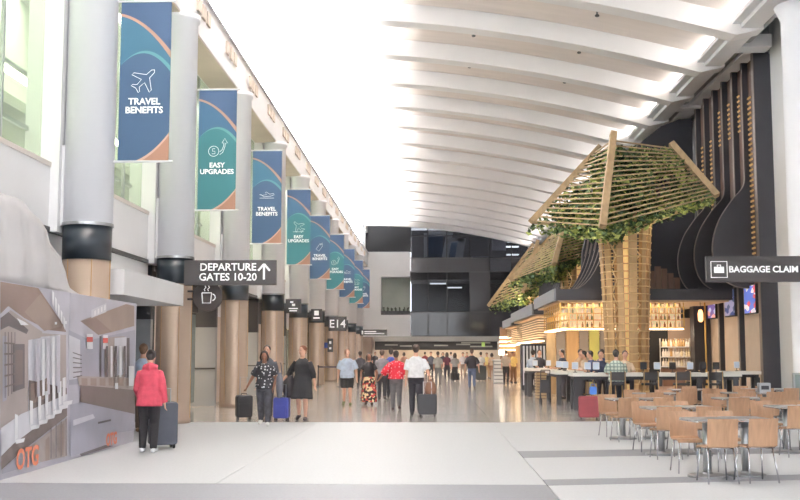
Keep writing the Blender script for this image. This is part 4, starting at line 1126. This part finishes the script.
# ------------------------------------------------------------------ luggage
def suitcase(label, x, y, rz, w_, d, h, color, handle=.35, name='suitcase', lean=0, z=0):
    t = thing(name, label, 'suitcase', (x, y, z), rz)
    m = mat('case_%d_%d_%d' % color, color, .5, var=.1, scale=6)
    zb = .06
    sh_ = MB(); sh_.rbox(-w_ / 2, w_ / 2, -d / 2, d / 2, zb, zb + h, .05, 'y'); o = sh_.build('shell', m, t)
    bv = o.modifiers.new('bevel', 'BEVEL'); bv.width = .02; bv.segments = 2; bv.limit_method = 'ANGLE'
    fr_ = MB(); fr_.rbox(-w_ * .36, w_ * .36, -d / 2 - .02, -d / 2 + .01, zb + h * .1, zb + h * .62, .03, 'y'); fr_.build('front_pocket', m, t)
    MB().rbox(-w_ / 2 - .004, w_ / 2 + .004, -.012, .012, zb - .004, zb + h + .004, .05, 'y').build('zip_band', BLACK, t)
    for sx in (-1, 1):
        for sy in (-1, 1):
            MB().prism([(sy * d * .32 + .035 * math.cos(q * PI / 5), .035 + .035 * math.sin(q * PI / 5)) for q in range(10)], 'x', sx * w_ * .38 - .015, sx * w_ * .38 + .015).build('wheel', BLACK, t)
    if handle:
        MB().tube([(-w_ * .22, d * .3, zb + h), (-w_ * .22, d * .3, zb + h + handle), (w_ * .22, d * .3, zb + h + handle), (w_ * .22, d * .3, zb + h)], .011, 6).build('pull_handle', STEEL, t)
    MB().tube([(-.07, 0, zb + h), (-.06, 0, zb + h + .035), (.06, 0, zb + h + .035), (.07, 0, zb + h)], .012, 6).build('top_grip', BLACK, t)
    return t
g = gr(160, 449); suitcase('large grey suitcase rolled by the person in the pink jacket', g.x, g.y + .15, PI + .5, .44, .28, .70, (72, 76, 88), .22)
g = gr(243, 420); suitcase('black cabin suitcase pulled by the woman in polka dots', g.x, g.y + .1, .35, .38, .26, .52, (34, 33, 36), .42)
g = gr(281, 421); suitcase('bright blue suitcase between the two walking women', g.x, g.y + .1, -.1, .36, .25, .48, (62, 72, 150), .3)
g = gr(427.5, 417); suitcase('black square roller case beside the person in the white shirt', g.x, g.y + .1, PI, .46, .28, .50, (40, 41, 46), .3)
hb_ = thing('handbag', 'brown bag riding on top of the black roller case', 'bag', (g.x + .08, g.y + .1, .56))
MB().tube([(0, 0, .02), (0, 0, .12), (0, 0, .26), (0, 0, .34)], [(.13, .09), (.15, .1), (.11, .07), (.04, .03)], 12, flat0=False, flat1=False).build('pouch', mat('bag_brown', (118, 84, 66), .6), hb_, True)
MB().tube([(-.06, 0, .33), (-.05, 0, .44), (.05, 0, .44), (.06, 0, .33)], .012, 6).build('strap', mat('bag_strap', (92, 66, 52), .6), hb_)
g = gr(589.5, 420); suitcase('dark red suitcase standing in front of the bar counter', g.x, g.y + .1, PI - .12, .48, .3, .50, (124, 46, 54), 0)
t = thing('tote_bag', 'small bright blue bag on top of the dark red suitcase', 'bag', (g.x + .11, g.y + .1, .595))
MB().rbox(-.08, .08, -.06, .06, 0, .18, .03, 'y').build('pouch', mat('bag_blue', (64, 116, 196), .5), t); MB().tube([(-.05, 0, .17), (-.04, 0, .24), (.04, 0, .24), (.05, 0, .17)], .01, 6).build('strap', MATS['bag_blue'], t)
g = gr(481, 381); suitcase('dark suitcase beside the far traveller in white', g.x, g.y, 0, .6, .3, .8, (58, 60, 58), .2)
g = gr(455, 381); suitcase('small black case behind the far woman in a patterned top', g.x, g.y - .4, 0, .5, .3, .42, (36, 36, 38), .3)

# folded stroller by the counter
g = gr(545, 404)
t = thing('stroller', 'black folded stroller parked at the end of the counter', 'stroller', (g.x, g.y, 0))
for sx in (-.14, .14):
    MB().tube([(sx, .15, .08), (sx, -.02, .55), (sx, -.25, 1.05)], .014, 6).build('frame_tube', CHAR, t); MB().tube([(sx, -.25, .08), (sx, .1, .5)], .014, 6).build('strut', CHAR, t)
    for yy in (.15, -.25):
        MB().prism([(yy + .085 * math.cos(q * PI / 6), .085 + .085 * math.sin(q * PI / 6)) for q in range(12)], 'x', sx - .02, sx + .02).build('wheel', BLACK, t)
MB().box(-.14, .14, -.1, .06, .35, .75).build('seat_fabric', CHAR, t); MB().tube([(-.14, -.25, 1.05), (.14, -.25, 1.05)], .018, 6).build('handle', CHAR, t)
# queue barrier between columns
t = thing('belt_barrier', 'retractable belt barrier stretched between two columns on the left', 'barrier', (0, 0, 0))
a = gr(318, 387); b = gr(340, 387)
for q in (a, b):
    MB().lathe([(.16, 0), (.16, .02), (.03, .04), (.03, .96), (.04, .97), (.04, 1.02)], 12).build('post', CHAR, t).location = (q.x, q.y, 0)
MB().beam((a.x, a.y, .94), (b.x, b.y, .94), .01, .06).build('belt', mat('belt_blue', (60, 60, 84), .6), t)
# glass barrier at the foot of the white column
t = thing('glass_barrier', 'low glass barrier beside the round white column', 'barrier', (0, 0, 0))
box('pane', glass('barrier_glass', (196, 208, 208), .6), t, 8.85, 10.4, 26.3, 26.32, .1, 1.05); box('rail', STEEL, t, 8.82, 10.4, 26.28, 26.34, 1.05, 1.09)
for x in (8.85, 10.35): box('post', STEEL, t, x - .025, x + .025, 26.28, 26.34, 0, 1.05)

# ------------------------------------------------------------------ people
def pattern(name, kind, c1, c2, scale, c3=None):
    m = bpy.data.materials.new(name); m.use_nodes = True; nt = m.node_tree; b = nt.nodes['Principled BSDF']; b.inputs['Roughness'].default_value = .8
    tc = nt.nodes.new('ShaderNodeTexCoord'); cr = nt.nodes.new('ShaderNodeValToRGB')
    if kind == 'dots':
        v = nt.nodes.new('ShaderNodeTexVoronoi'); v.inputs['Scale'].default_value = scale; v.inputs['Randomness'].default_value = .55
        nt.links.new(tc.outputs['Object'], v.inputs['Vector']); nt.links.new(v.outputs['Distance'], cr.inputs[0])
        cr.color_ramp.interpolation = 'CONSTANT'; cr.color_ramp.elements[0].color = lin(c2); cr.color_ramp.elements[1].color = lin(c1); cr.color_ramp.elements[1].position = .28
    elif kind == 'floral':
        v = nt.nodes.new('ShaderNodeTexVoronoi'); v.inputs['Scale'].default_value = scale
        nt.links.new(tc.outputs['Object'], v.inputs['Vector']); nt.links.new(v.outputs['Color'], cr.inputs[0])
        cr.color_ramp.interpolation = 'CONSTANT'; cr.color_ramp.elements[0].color = lin(c1); cr.color_ramp.elements[1].color = lin(c2); cr.color_ramp.elements[1].position = .42
        e = cr.color_ramp.elements.new(.66); e.color = lin(c3)
    else:
        wv = []
        for ax in ('X', 'Z'):
            w_ = nt.nodes.new('ShaderNodeTexWave'); w_.bands_direction = ax; w_.inputs['Scale'].default_value = scale; nt.links.new(tc.outputs['Object'], w_.inputs['Vector']); wv.append(w_)
        mx = nt.nodes.new('ShaderNodeMath'); mx.operation = 'MULTIPLY'; nt.links.new(wv[0].outputs['Fac'], mx.inputs[0]); nt.links.new(wv[1].outputs['Fac'], mx.inputs[1])
        nt.links.new(mx.outputs[0], cr.inputs[0]); cr.color_ramp.elements[0].color = lin(c2); cr.color_ramp.elements[1].color = lin(c1); cr.color_ramp.elements[1].position = .45
    nt.links.new(cr.outputs[0], b.inputs['Base Color'])
    MATS[name] = m; return m
def cloth(c): return mat('cloth_%d_%d_%d' % c, c, .85, var=.12, scale=12, bump=.15)
REM = []
def remesh(o, vox, sm=3):
    r_ = o.modifiers.new('remesh', 'REMESH'); r_.mode = 'VOXEL'; r_.voxel_size = vox; r_.use_smooth_shade = True
    s_ = o.modifiers.new('smooth', 'SMOOTH'); s_.factor = .5; s_.iterations = sm
    REM.append(o)

def person(label, x, y, rz, h, skin, hair, top, bottom, shoes=(40, 38, 40), arms=None, stride=.3, lean=0, sit=None, bulk=1.0, fem=False, vox=.017, face=False, headturn=0, headdown=0):
    """faces -Y at rz = 0.  arms: {+1: (elbow offset, wrist offset), -1: ...} in body units from the shoulder / elbow"""
    s = h / 1.75
    root = thing('person', label, 'person', (x, y, 0), rz)
    skm = SKIN if skin == 1 else SKIN2
    dz = 0 if sit is None else (sit / s + .11 - .95)
    def U(p):                                   # upper body: lean about the hip
        zz_ = p[2] - .95
        return Vector((p[0], p[1] - lean * max(0, zz_), p[2] + dz - abs(lean) * .15 * max(0, zz_))) * s
    def S(p): return Vector(p) * s
    bk = bulk
    hipw = .175 if fem else .168; shw = .165 if fem else .19; wst = .135 if fem else .15
    TOR = [(.83, hipw * .9, .115), (.95, hipw, .125), (1.08, wst, .108), (1.20, wst + .01, .115), (1.32, shw * .92, .125 if fem else .122), (1.39, shw * .74, .106), (1.44, shw * .48, .083), (1.475, shw * .34, .07)]
    def torso(m, z0, z1, e, flat=True):
        rs = [(z, rx * (bk if z < 1.25 else .5 + .5 * bk) + e, ry * bk + e) for z, rx, ry in TOR]
        def itp(z):
            for a, b in zip(rs, rs[1:]):
                if a[0] <= z <= b[0]:
                    f = (z - a[0]) / (b[0] - a[0]); return (z, a[1] + (b[1] - a[1]) * f, a[2] + (b[2] - a[2]) * f)
            return (z,) + (rs[0][1:] if z < rs[0][0] else rs[-1][1:])
        L = [itp(z0)] + [r_ for r_ in rs if z0 + .02 < r_[0] < z1 - .02] + [itp(z1)]
        m.tube([U((0, 0, r_[0])) for r_ in L], [(r_[1] * s, r_[2] * s) for r_ in L], 18, ref=(1, 0, 0), flat0=flat, flat1=flat)
    # legs
    legs = {}
    for sx in (-1, 1):
        if sit is None:
            off = -stride * .5 * sx
            hip = S((sx * .09, 0, .90)); knee = S((sx * .095, off * .45 - .035 - (.02 if off > 0 else 0), .49)); ank = S((sx * .1, off + .02, .085 + (.05 if off > .05 else 0))); toe = S((sx * .115, off - .13, .035))
        else:
            hip = U((sx * .09, 0, .90)); knee = U((sx * .12, -.44, .90)); ank = Vector((knee.x, knee.y + .04 * s, max(.3, sit - .42))); toe = ank + S((0, -.15, -.05))
        legs[sx] = (hip, knee, ank, toe)
    sh_ = {sx: U((sx * (shw - .016) * (.65 + .35 * bk), 0, 1.355)) for sx in (-1, 1)}
    arms = arms or {}
    A = {}
    for sx in (-1, 1):
        e, w_ = arms.get(sx, ((sx * .045, .02, -.28), (sx * .02, -.06, -.25)))
        el = sh_[sx] + Vector(e) * s; wr_ = el + Vector(w_) * s; A[sx] = (sh_[sx], el, wr_)
    B = MB()
    torso(B, .83, 1.475, 0)
    B.tube([U((0, .01, 1.42)), U((0, 0, 1.56))], [.062 * s, .054 * s], 12)
    for sx in (-1, 1):
        hip, knee, ank, toe = legs[sx]
        mid = hip.lerp(knee, .4); calf = knee.lerp(ank, .35)
        B.tube([hip, mid, knee, calf + S((0, .015, 0)), ank], [.085 * s * bk, .08 * s * bk, .054 * s * (.6 + .4 * bk), .055 * s * (.6 + .4 * bk), .037 * s], 12, flat0=False, flat1=False)
        B.tube([ank + S((0, .045, -.045)), ank.lerp(toe, .5) + S((0, 0, -.005)), toe], [.036 * s, (.042 * s, .034 * s), (.04 * s, .024 * s)], 10, ref=(1, 0, 0), flat0=False, flat1=False)
        a0, el, wr_ = A[sx]
        B.tube([a0, a0.lerp(el, .45), el, el.lerp(wr_, .3), wr_], [.054 * s * bk, .05 * s * bk, .038 * s * (.5 + .5 * bk), .038 * s, .026 * s], 12, flat0=False, flat1=False)
        # hand: palm, four fingers of different length, thumb
        d = (wr_ - el).normalized(); side = Vector((-sx * .25, -1, 0)); side = (side - d * side.dot(d)).normalized(); nrm = d.cross(side)
        pc = wr_ + d * .09 * s
        B.tube([wr_, wr_ + d * .04 * s, pc], [(.028 * s, .02 * s), (.04 * s, .017 * s), (.042 * s, .015 * s)], 10, ref=tuple(side), flat0=False)
        for q, (o_, L_) in enumerate(((.031, .068), (.011, .078), (-.010, .072), (-.030, .055))):
            f0 = pc + side * o_ * s - d * .01 * s; f1 = f0 + (d * .9 + nrm * (-sx) * .2).normalized() * L_ * .55 * s; f2 = f1 + (d * .65 + nrm * (-sx) * .6).normalized() * L_ * .5 * s
            B.tube([f0, f1, f2], [.0095 * s, .009 * s, .0075 * s], 6, flat1=False)
        t0 = wr_ + d * .03 * s + side * .03 * s; B.tube([t0, t0 + (d * .6 + side * .7).normalized() * .04 * s, t0 + (d * .95 + side * .45).normalized() * .08 * s], [.012 * s, .011 * s, .009 * s], 6, flat1=False)
    # head
    hc = U((0, -.025 - .03 * headdown, 1.645 - .02 * headdown))
    Rm = Matrix.Rotation(headturn, 3, 'Z') @ Matrix.Rotation(headdown * .6, 3, 'X')
    def Hd(p): return hc + Rm @ (Vector(p) * s)
    B.ell(hc, (.081 * s, .099 * s, .114 * s), 16, 12, Rm)
    B.ell(Hd((0, -.028, -.055)), (.056 * s, .062 * s, .062 * s), 12, 8, Rm)
    B.tube([Hd((0, -.088, .02)), Hd((0, -.108, -.02)), Hd((0, -.095, -.03))], [.010 * s, .016 * s, .012 * s], 6, flat0=False, flat1=False)
    for sx in (-1, 1): B.ell(Hd((sx * .078, .005, -.005)), (.012 * s, .02 * s, .032 * s), 8, 6, Rm)
    body = B.build('body', skm, root, True); remesh(body, vox if not face else min(vox, .012), 2)
    if face:
        ey = MB()
        for sx in (-1, 1): ey.ell(Hd((sx * .03, -.092, .012)), (.014 * s, .01 * s, .008 * s), 8, 6)
        ey.build('eyes', mat('eye_dark', (48, 38, 36), .3), root, True)['kind'] = 'stuff'
        MB().ell(Hd((0, -.09, -.062)), (.022 * s, .008 * s, .006 * s), 8, 6).build('mouth', mat('lip', (160, 92, 86), .5), root, True)
    # hair
    st_, hcol = hair
    if st_ != 'bald':
        Hm = mat('hair_%d_%d_%d' % hcol, hcol, .7, var=.2, scale=30)
        m = MB()
        m.ell(Hd((0, .022, .03)), (.092 * s, .097 * s, .103 * s), 14, 10, Rm)
        m.ell(Hd((0, .05, -.02)), (.07 * s, .06 * s, .08 * s), 12, 8, Rm)
        if st_ in ('bob', 'long'):
            ln = .12 if st_ == 'bob' else .26
            for sx in (-1, 1): m.tube([Hd((sx * .06, -.02, .06)), Hd((sx * .085, .01, -.04)), Hd((sx * .08, .02, -ln))], [.035 * s, .036 * s, .022 * s], 8, flat0=False, flat1=False)
            m.tube([Hd((0, .06, .04)), Hd((0, .085, -.06)), Hd((0, .075, -ln - .02))], [(.07 * s, .04 * s), (.085 * s, .04 * s), (.06 * s, .025 * s)], 10, ref=(1, 0, 0), flat0=False, flat1=False)
        if st_ == 'bun': m.ell(Hd((0, .11, .05)), (.045 * s, .045 * s, .045 * s), 10, 8)
        o = m.build('hair', Hm, root, True); remesh(o, .012, 2)
    # clothes
    tk = top; T = MB(); e = tk.get('e', .018)
    torso(T, tk.get('hem', .90), 1.455, e)
    if tk.get('flare'):
        T.tube([U((0, 0, 1.10)), U((0, 0, tk['hem']))], [((wst * bk + .03) * s, (.115 * bk + .03) * s), ((wst * bk + .03 + tk['flare']) * s, (.115 * bk + .03 + tk['flare']) * s)], 18, ref=(1, 0, 0))
    T.tube([U((0, 0, 1.40)), U((0, 0, 1.475))], [(.11 * s, .10 * s), (.075 * s, .075 * s)], 14, ref=(1, 0, 0))
    sl = tk.get('sleeve', .4)
    for sx in (-1, 1):
        a0, el, wr_ = A[sx]
        pts = [a0 + Vector((-sx * .05 * s, 0, .0)), a0, a0.lerp(el, .5), el, el.lerp(wr_, .5), wr_]
        rad = [.05 * bk, .056 * bk + e * .5, .052 * bk + e, .042 * bk + e, .038 + e, .031 + e]
        if sl <= .5: P_ = pts[:2] + [a0.lerp(el, sl * 2 * .5), a0.lerp(el, sl * 2)]; Q = rad[:2] + [.056 * bk + e, .05 * bk + e * 1.3]
        else: f = (sl - .5) * 2; P_ = pts[:4] + [el.lerp(wr_, f * .5), el.lerp(wr_, f)]; Q = rad[:4] + [.038 + e, .034 + e]
        if sl > 0: T.tube(P_, [q * s for q in Q], 12)
    if tk.get('hood'):
        T.tube([U((-.09, .06, 1.44)), U((0, .13, 1.46)), U((.09, .06, 1.44))], [.045 * s, .065 * s, .045 * s], 10, flat0=False, flat1=False)
        T.tube([U((-.1, -.02, 1.47)), U((0, .07, 1.50)), U((.1, -.02, 1.47))], [.035 * s, .045 * s, .035 * s], 10, flat0=False, flat1=False)
    o = T.build(tk.get('name', 'shirt'), tk['m'], root, True); remesh(o, vox * .9, 3)
    kd, bm_ = bottom[0], bottom[1]
    if kd:
        m = MB()
        eb = .014
        if kd in ('trousers', 'shorts', 'jeans'):
            torso(m, .80, 1.02, eb)
            for sx in (-1, 1):
                hip, knee, ank, toe = legs[sx]
                if kd == 'shorts': m.tube([hip + S((0, 0, .06)), hip.lerp(knee, .4), hip.lerp(knee, .9)], [(.095 * bk) * s, (.1 * bk) * s, (.088 * bk) * s], 14)
                else: m.tube([hip + S((0, 0, .06)), hip.lerp(knee, .4), knee, knee.lerp(ank, .4), ank + S((0, .01, -.02))], [.095 * s * bk, .094 * s * bk, .072 * s * bk, .068 * s * bk, .06 * s], 14)
        else:
            zl = bottom[2]; fl = bottom[3]
            k0 = legs[1][1].y * .5 + legs[-1][1].y * .5
            m.tube([S((0, 0, 1.04)), S((0, 0, .90)), S((0, k0 * .6, (.9 + zl) / 2)), S((0, k0, zl))], [((wst * bk + .02) * s, (.11 * bk + .02) * s), ((hipw * bk + .022) * s, (.128 * bk + .022) * s), ((hipw * bk + .022 + fl * .5) * s, (.135 * bk + .02 + fl * .5) * s), ((hipw * bk + .02 + fl) * s, (.13 * bk + .03 + fl) * s)], 18, ref=(1, 0, 0))
        o = m.build('shorts' if kd == 'shorts' else ('skirt' if kd == 'skirt' else 'trousers'), bm_, root, True); remesh(o, vox * .9, 3)
    sm_ = mat('shoe_%d_%d_%d' % shoes, shoes, .6)
    for sx in (-1, 1):
        hip, knee, ank, toe = legs[sx]
        MB().tube([ank + S((0, .05, -.05)), ank.lerp(toe, .5) + S((0, 0, -.012)), toe + S((0, -.01, -.003))], [(.044 * s, .04 * s), (.05 * s, .04 * s), (.046 * s, .03 * s)], 10, ref=(1, 0, 0), flat0=False, flat1=False).build('shoe', sm_, root, True)
    return root
def from_px(px, py): g = gr(px, py); return g.x, g.y
HANG = lambda sx, out=.05, f=-.04: ((sx * out, .02, -.28), (sx * .02, f, -.25))
DK = (46, 38, 36)
# foreground: person in the pink jacket, seen from behind
x, y = from_px(148, 452)
person('person in a bright pink hooded jacket pulling a grey suitcase', x, y, PI + .12, 1.62, 1, ('bun', DK), dict(m=cloth((190, 72, 90)), hem=.78, sleeve=.97, e=.028, flare=.05, hood=True, name='jacket'), ('trousers', cloth((36, 34, 38))), (226, 226, 230), {-1: ((-.07, .05, -.28), (-.03, -.06, -.24)), 1: ((.06, -.02, -.28), (-.06, -.12, -.2))}, .1, .1, bulk=1.1, fem=True, vox=.013, headdown=.9)
x, y = from_px(141.5, 432)
person('man in a light blue shirt half hidden ahead of the pink jacket', x, y, PI, 1.74, 1, ('short', (120, 92, 72)), dict(m=cloth((176, 194, 216)), sleeve=.4), ('trousers', cloth((120, 104, 92))), (150, 120, 96), None, .3)
# the two women and the man on the left
x, y = from_px(264, 425)
DOTB = pattern('dots_black', 'dots', (38, 38, 44), (225, 225, 228), 15)
person('woman in a black polka dot blouse and dark ripped jeans pulling a case', x, y, .05, 1.62, 2, ('bob', (40, 30, 30)), dict(m=DOTB, hem=.86, sleeve=.34, e=.03, flare=.03, name='blouse'), ('jeans', mat('jeans_dark', (66, 66, 74), .85, var=.45, scale=9)), (226, 224, 222), {-1: ((-.15, .1, -.25), (-.12, .12, -.2)), 1: ((.12, .03, -.27), (-.05, -.12, -.2))}, .38, .1, bulk=1.12, fem=True, vox=.013, face=True, headdown=.5)
x2, y2 = x + .42, y - .02
t = thing('shoulder_bag', 'grey shoulder bag on the arm of the polka dot woman', 'bag', (x2 - .08, y2 - .02, .62))
MB().tube([(0, 0, .02), (0, 0, .2), (0, 0, .4), (0, 0, .5)], [(.06, .06), (.085, .09), (.075, .07), (.04, .03)], 12, flat0=False, flat1=False).build('pouch', cloth((92, 92, 100)), t, True)
MB().tube([(-.04, 0, .48), (-.09, 0, .72), (.02, 0, .74), (.05, 0, .48)], .014, 6).build('strap', cloth((80, 80, 88)), t)
x, y = gr(268, 418).x, 25.4
person('dark haired man in charcoal walking behind the polka dot woman', at(267, 360, 25.4).x, 25.4, 0, 1.74, 1, ('short', DK), dict(m=cloth((70, 72, 80)), sleeve=.45), ('trousers', cloth((64, 60, 60))), (60, 56, 54), None, .3, 0, bulk=1.08, vox=.016, face=True)
x, y = from_px(302, 420)
person('woman in a black knee length dress with three quarter sleeves', x, y, -.08, 1.73, 1, ('bun', (120, 72, 50)), dict(m=cloth((36, 36, 40)), hem=.85, sleeve=.68, e=.02, name='dress_top'), ('skirt', cloth((36, 36, 40)), .50, .04), (48, 40, 40), {-1: ((-.17, .05, -.25), (-.14, -.08, -.16)), 1: ((.1, .03, -.28), (.05, -.05, -.25))}, .22, 0, bulk=1.2, fem=True, vox=.013, face=True, headturn=-.5)
t = thing('shoulder_bag', 'black slouchy bag held out by the woman in the black dress', 'bag', (at(289, 390, y).x, y - .05, .58))
MB().tube([(0, 0, .02), (0, 0, .16), (.02, 0, .32), (.05, 0, .44)], [(.11, .09), (.17, .11), (.14, .09), (.05, .03)], 12, flat0=False, flat1=False).build('pouch', cloth((38, 34, 38)), t, True)
MB().tube([(-.02, 0, .42), (.02, 0, .56), (.09, 0, .56), (.09, 0, .42)], .013, 6).build('strap', cloth((60, 52, 52)), t)
# middle group
x, y = from_px(347, 405)
person('man in a pale blue polo shirt and black shorts walking this way', x, y, .06, 1.70, 1, ('bald', DK), dict(m=cloth((190, 202, 222)), hem=.84, sleeve=.42, e=.03), ('shorts', cloth((38, 36, 38))), (120, 124, 84), {-1: HANG(-1, .08), 1: HANG(1, .1)}, .25, 0, bulk=1.22, vox=.016, face=True)
x, y = from_px(369, 405)
person('woman in a black top and long floral skirt walking this way', x, y, 0, 1.56, 2, ('bob', (48, 36, 34)), dict(m=cloth((44, 40, 44)), hem=.95, sleeve=.3, e=.02, name='top'), ('skirt', pattern('floral', 'floral', (60, 44, 44), (226, 204, 160), 16, (196, 80, 76)), .10, .08), (80, 60, 50), {-1: ((-.13, .03, -.25), (.02, -.16, -.18)), 1: ((.12, .03, -.26), (-.02, -.14, -.2))}, .2, 0, bulk=1.1, fem=True, vox=.016, face=True)
x, y = from_px(382, 400)
person('man in a grey shirt walking away ahead of the red top', x, y, PI, 1.68, 1, ('short', (92, 78, 70)), dict(m=cloth((138, 134, 140)), sleeve=.45, e=.025), ('trousers', cloth((62, 60, 66))), (50, 46, 46), None, .3, bulk=1.05)
x, y = at(391, 380, 38).x, 38
person('person in a vivid blue shirt beyond the grey shirted man', x, y, PI, 1.72, 1, ('short', DK), dict(m=cloth((84, 96, 176)), sleeve=.42), ('trousers', cloth((52, 52, 60))), (50, 46, 46), None, .3, vox=.02)
x, y = from_px(396, 410)
RED = pattern('dots_red', 'dots', (206, 44, 62), (236, 214, 214), 16)
person('woman in a red top with white dots and grey trousers, walking away', x, y, PI, 1.63, 2, ('short', (44, 34, 32)), dict(m=RED, hem=.92, sleeve=.62, e=.055, flare=.06, name='top'), ('trousers', cloth((94, 92, 96))), (60, 40, 40), {1: ((.2, .02, -.25), (.14, -.08, -.18)), -1: ((-.14, .02, -.26), (-.06, -.08, -.2))}, .12, 0, bulk=1.14, fem=True, vox=.015)
x, y = from_px(416, 415)
person('person in a white short sleeved uniform shirt and black trousers pulling a case', x, y, PI, 1.78, 1, ('short', (70, 58, 52)), dict(m=cloth((236, 236, 240)), hem=.93, sleeve=.42, e=.026), ('trousers', cloth((40, 40, 48))), (36, 34, 36), {-1: ((-.12, .06, -.27), (-.06, .06, -.24)), 1: HANG(1, .05)}, .2, 0, bulk=1.16, vox=.014)
# far travellers
FAR = [(438, 385, 1.66, PI, (148, 146, 140), (112, 110, 112), 'short', 'man in a pale grey tee beyond the white shirt'),
       (447, 379, 1.64, PI, (92, 48, 62), (52, 50, 58), 'long', 'far person in a maroon top'),
       (455, 382, 1.60, PI, (140, 138, 134), (52, 50, 52), 'long', 'far woman in a patterned grey top'),
       (463, 377, 1.64, 0, (196, 192, 196), (150, 130, 118), 'short', 'far person in a white top left of the man in black'),
       (481, 380, 1.66, PI, (226, 222, 216), (70, 66, 66), 'short', 'far traveller in white right of the man in black'),
       (487, 378, 1.62, 0, (224, 204, 140), (170, 140, 104), 'short', 'far person in a yellow shirt near the checkout'),
       (492, 379, 1.60, PI, (206, 180, 158), (150, 116, 96), 'bob', 'far person in a tan top near the checkout'),
       (431, 378, 1.68, 0, (96, 96, 108), (60, 60, 66), 'short', 'far person in dark grey left of the passage centre'),
       (425, 374, 1.70, PI, (150, 70, 74), (64, 62, 70), 'short', 'distant person in a brick red top at the passage mouth'),
       (443, 374, 1.66, 0, (60, 62, 72), (80, 76, 78), 'bob', 'distant person in navy at the passage mouth'),
       (451, 373, 1.7, PI, (210, 206, 200), (84, 80, 80), 'short', 'distant person in cream at the passage mouth'),
       (467, 373, 1.68, 0, (178, 120, 112), (74, 70, 72), 'short', 'distant person in salmon at the passage mouth'),
       (375, 374, 1.7, 0, (70, 68, 72), (60, 60, 62), 'short', 'distant person in black left of the blue shirt'),
       (360, 389, 1.66, PI, (76, 74, 80), (60, 58, 60), 'short', 'person in dark clothes behind the man in shorts'),
       (404, 376, 1.66, PI, (190, 150, 130), (80, 76, 80), 'bob', 'distant person in peach behind the red top')]
for (px, py, h, rz, c1, c2, hr, lb) in FAR:
    x, y = from_px(px, py)
    person(lb, x, y, rz, h, 1 if px % 2 else 2, (hr, (60, 48, 44)), dict(m=cloth(c1), sleeve=.45), ('trousers', cloth(c2)), (56, 52, 52), None, .3, vox=.028)
x, y = from_px(472, 389)
person('man in a black shirt and blue jeans walking away down the hall', x, y, PI, 1.76, 1, ('short', (96, 76, 66)), dict(m=cloth((52, 48, 54)), sleeve=.45, e=.03), ('jeans', cloth((86, 98, 126))), (70, 60, 56), {1: HANG(1, .1), -1: HANG(-1, .12)}, .3, bulk=1.06, vox=.02)
x, y = from_px(506, 384)
person('shopper in a khaki shirt and black trousers at the checkout', x, y, PI - .3, 1.74, 1, ('short', (84, 70, 60)), dict(m=cloth((162, 146, 132)), sleeve=.45), ('trousers', cloth((46, 44, 48))), (40, 40, 40), None, .1, vox=.024)
x, y = from_px(513.5, 383)
person('cashier in a mustard shirt beside the checkout', x, y, .4, 1.68, 2, ('short', DK), dict(m=cloth((206, 176, 112)), sleeve=.45), ('trousers', cloth((120, 92, 70))), (40, 40, 40), None, .1, vox=.024)
# people at the counters
FW = {-1: ((-.06, -.12, -.24), (.06, -.2, -.02)), 1: ((.06, -.12, -.24), (-.06, -.2, -.02))}
PLAID = pattern('plaid', 'plaid', (196, 206, 196), (120, 138, 132), 3.4)
person('seated man in a pale green plaid shirt with his back to us', STX[0], 29.22, PI, 1.74, 1, ('short', (52, 46, 44)), dict(m=PLAID, sleeve=.42, e=.03, hem=.88), ('trousers', cloth((52, 54, 64))), (50, 46, 44), FW, 0, .12, sit=.76, bulk=1.22, vox=.015)
SEAT = [(4.9, 31.07, 0, (62, 68, 92), DK, 'person in navy seated across the long counter'), (5.6, 31.07, 0, (214, 190, 164), (60, 44, 40), 'dark haired person in cream seated across the long counter'),
        (4.97, 33.0, PI / 2, (70, 78, 110), DK, 'person in blue seated at the counter running back'), (4.97, 34.4, PI / 2, (196, 172, 150), DK, 'person in beige seated at the counter running back')]
for (x, y, rz, c, hc_, lb) in SEAT:
    person(lb, x, y, -rz if rz else 0, 1.7, 1, ('short', hc_), dict(m=cloth(c), sleeve=.45, e=.022), ('trousers', cloth((60, 58, 66))), (50, 46, 44), FW, 0, .1, sit=.76, vox=.02)
for (px, Y_, rz, c, lb) in ((533, 41.2, PI - .2, (188, 196, 212), 'person in a pale shirt standing at the farther counter'), (539, 40.9, .2, (44, 44, 52), 'person in a black waistcoat standing at the farther counter'), (563, 37.0, -1.2, (50, 52, 66), 'person in dark blue standing by the timber slats'), (580, 35.7, .3, (206, 172, 140), 'bartender in tan behind the counter'), (602, 35.3, PI, (64, 76, 112), 'person in denim blue facing the bar')):
    person(lb, at(px, 360, Y_).x, Y_, rz, 1.7, 1, ('short', DK), dict(m=cloth(c), sleeve=.7), ('trousers', cloth((54, 52, 58))), (40, 40, 40), FW, .1, .05, vox=.022)

# turn the shaped bodies and clothes into plain meshes
dg = bpy.context.evaluated_depsgraph_get(); dg.update()
done = []
for o in REM:
    me = bpy.data.meshes.new_from_object(o.evaluated_get(dg)); done.append((o, me))
for o, me in done:
    mt = o.data.materials[0]; o.modifiers.clear(); o.data = me
    me.materials.clear(); me.materials.append(mt)
    me.polygons.foreach_set('material_index', [0] * len(me.polygons)); me.polygons.foreach_set('use_smooth', [True] * len(me.polygons))
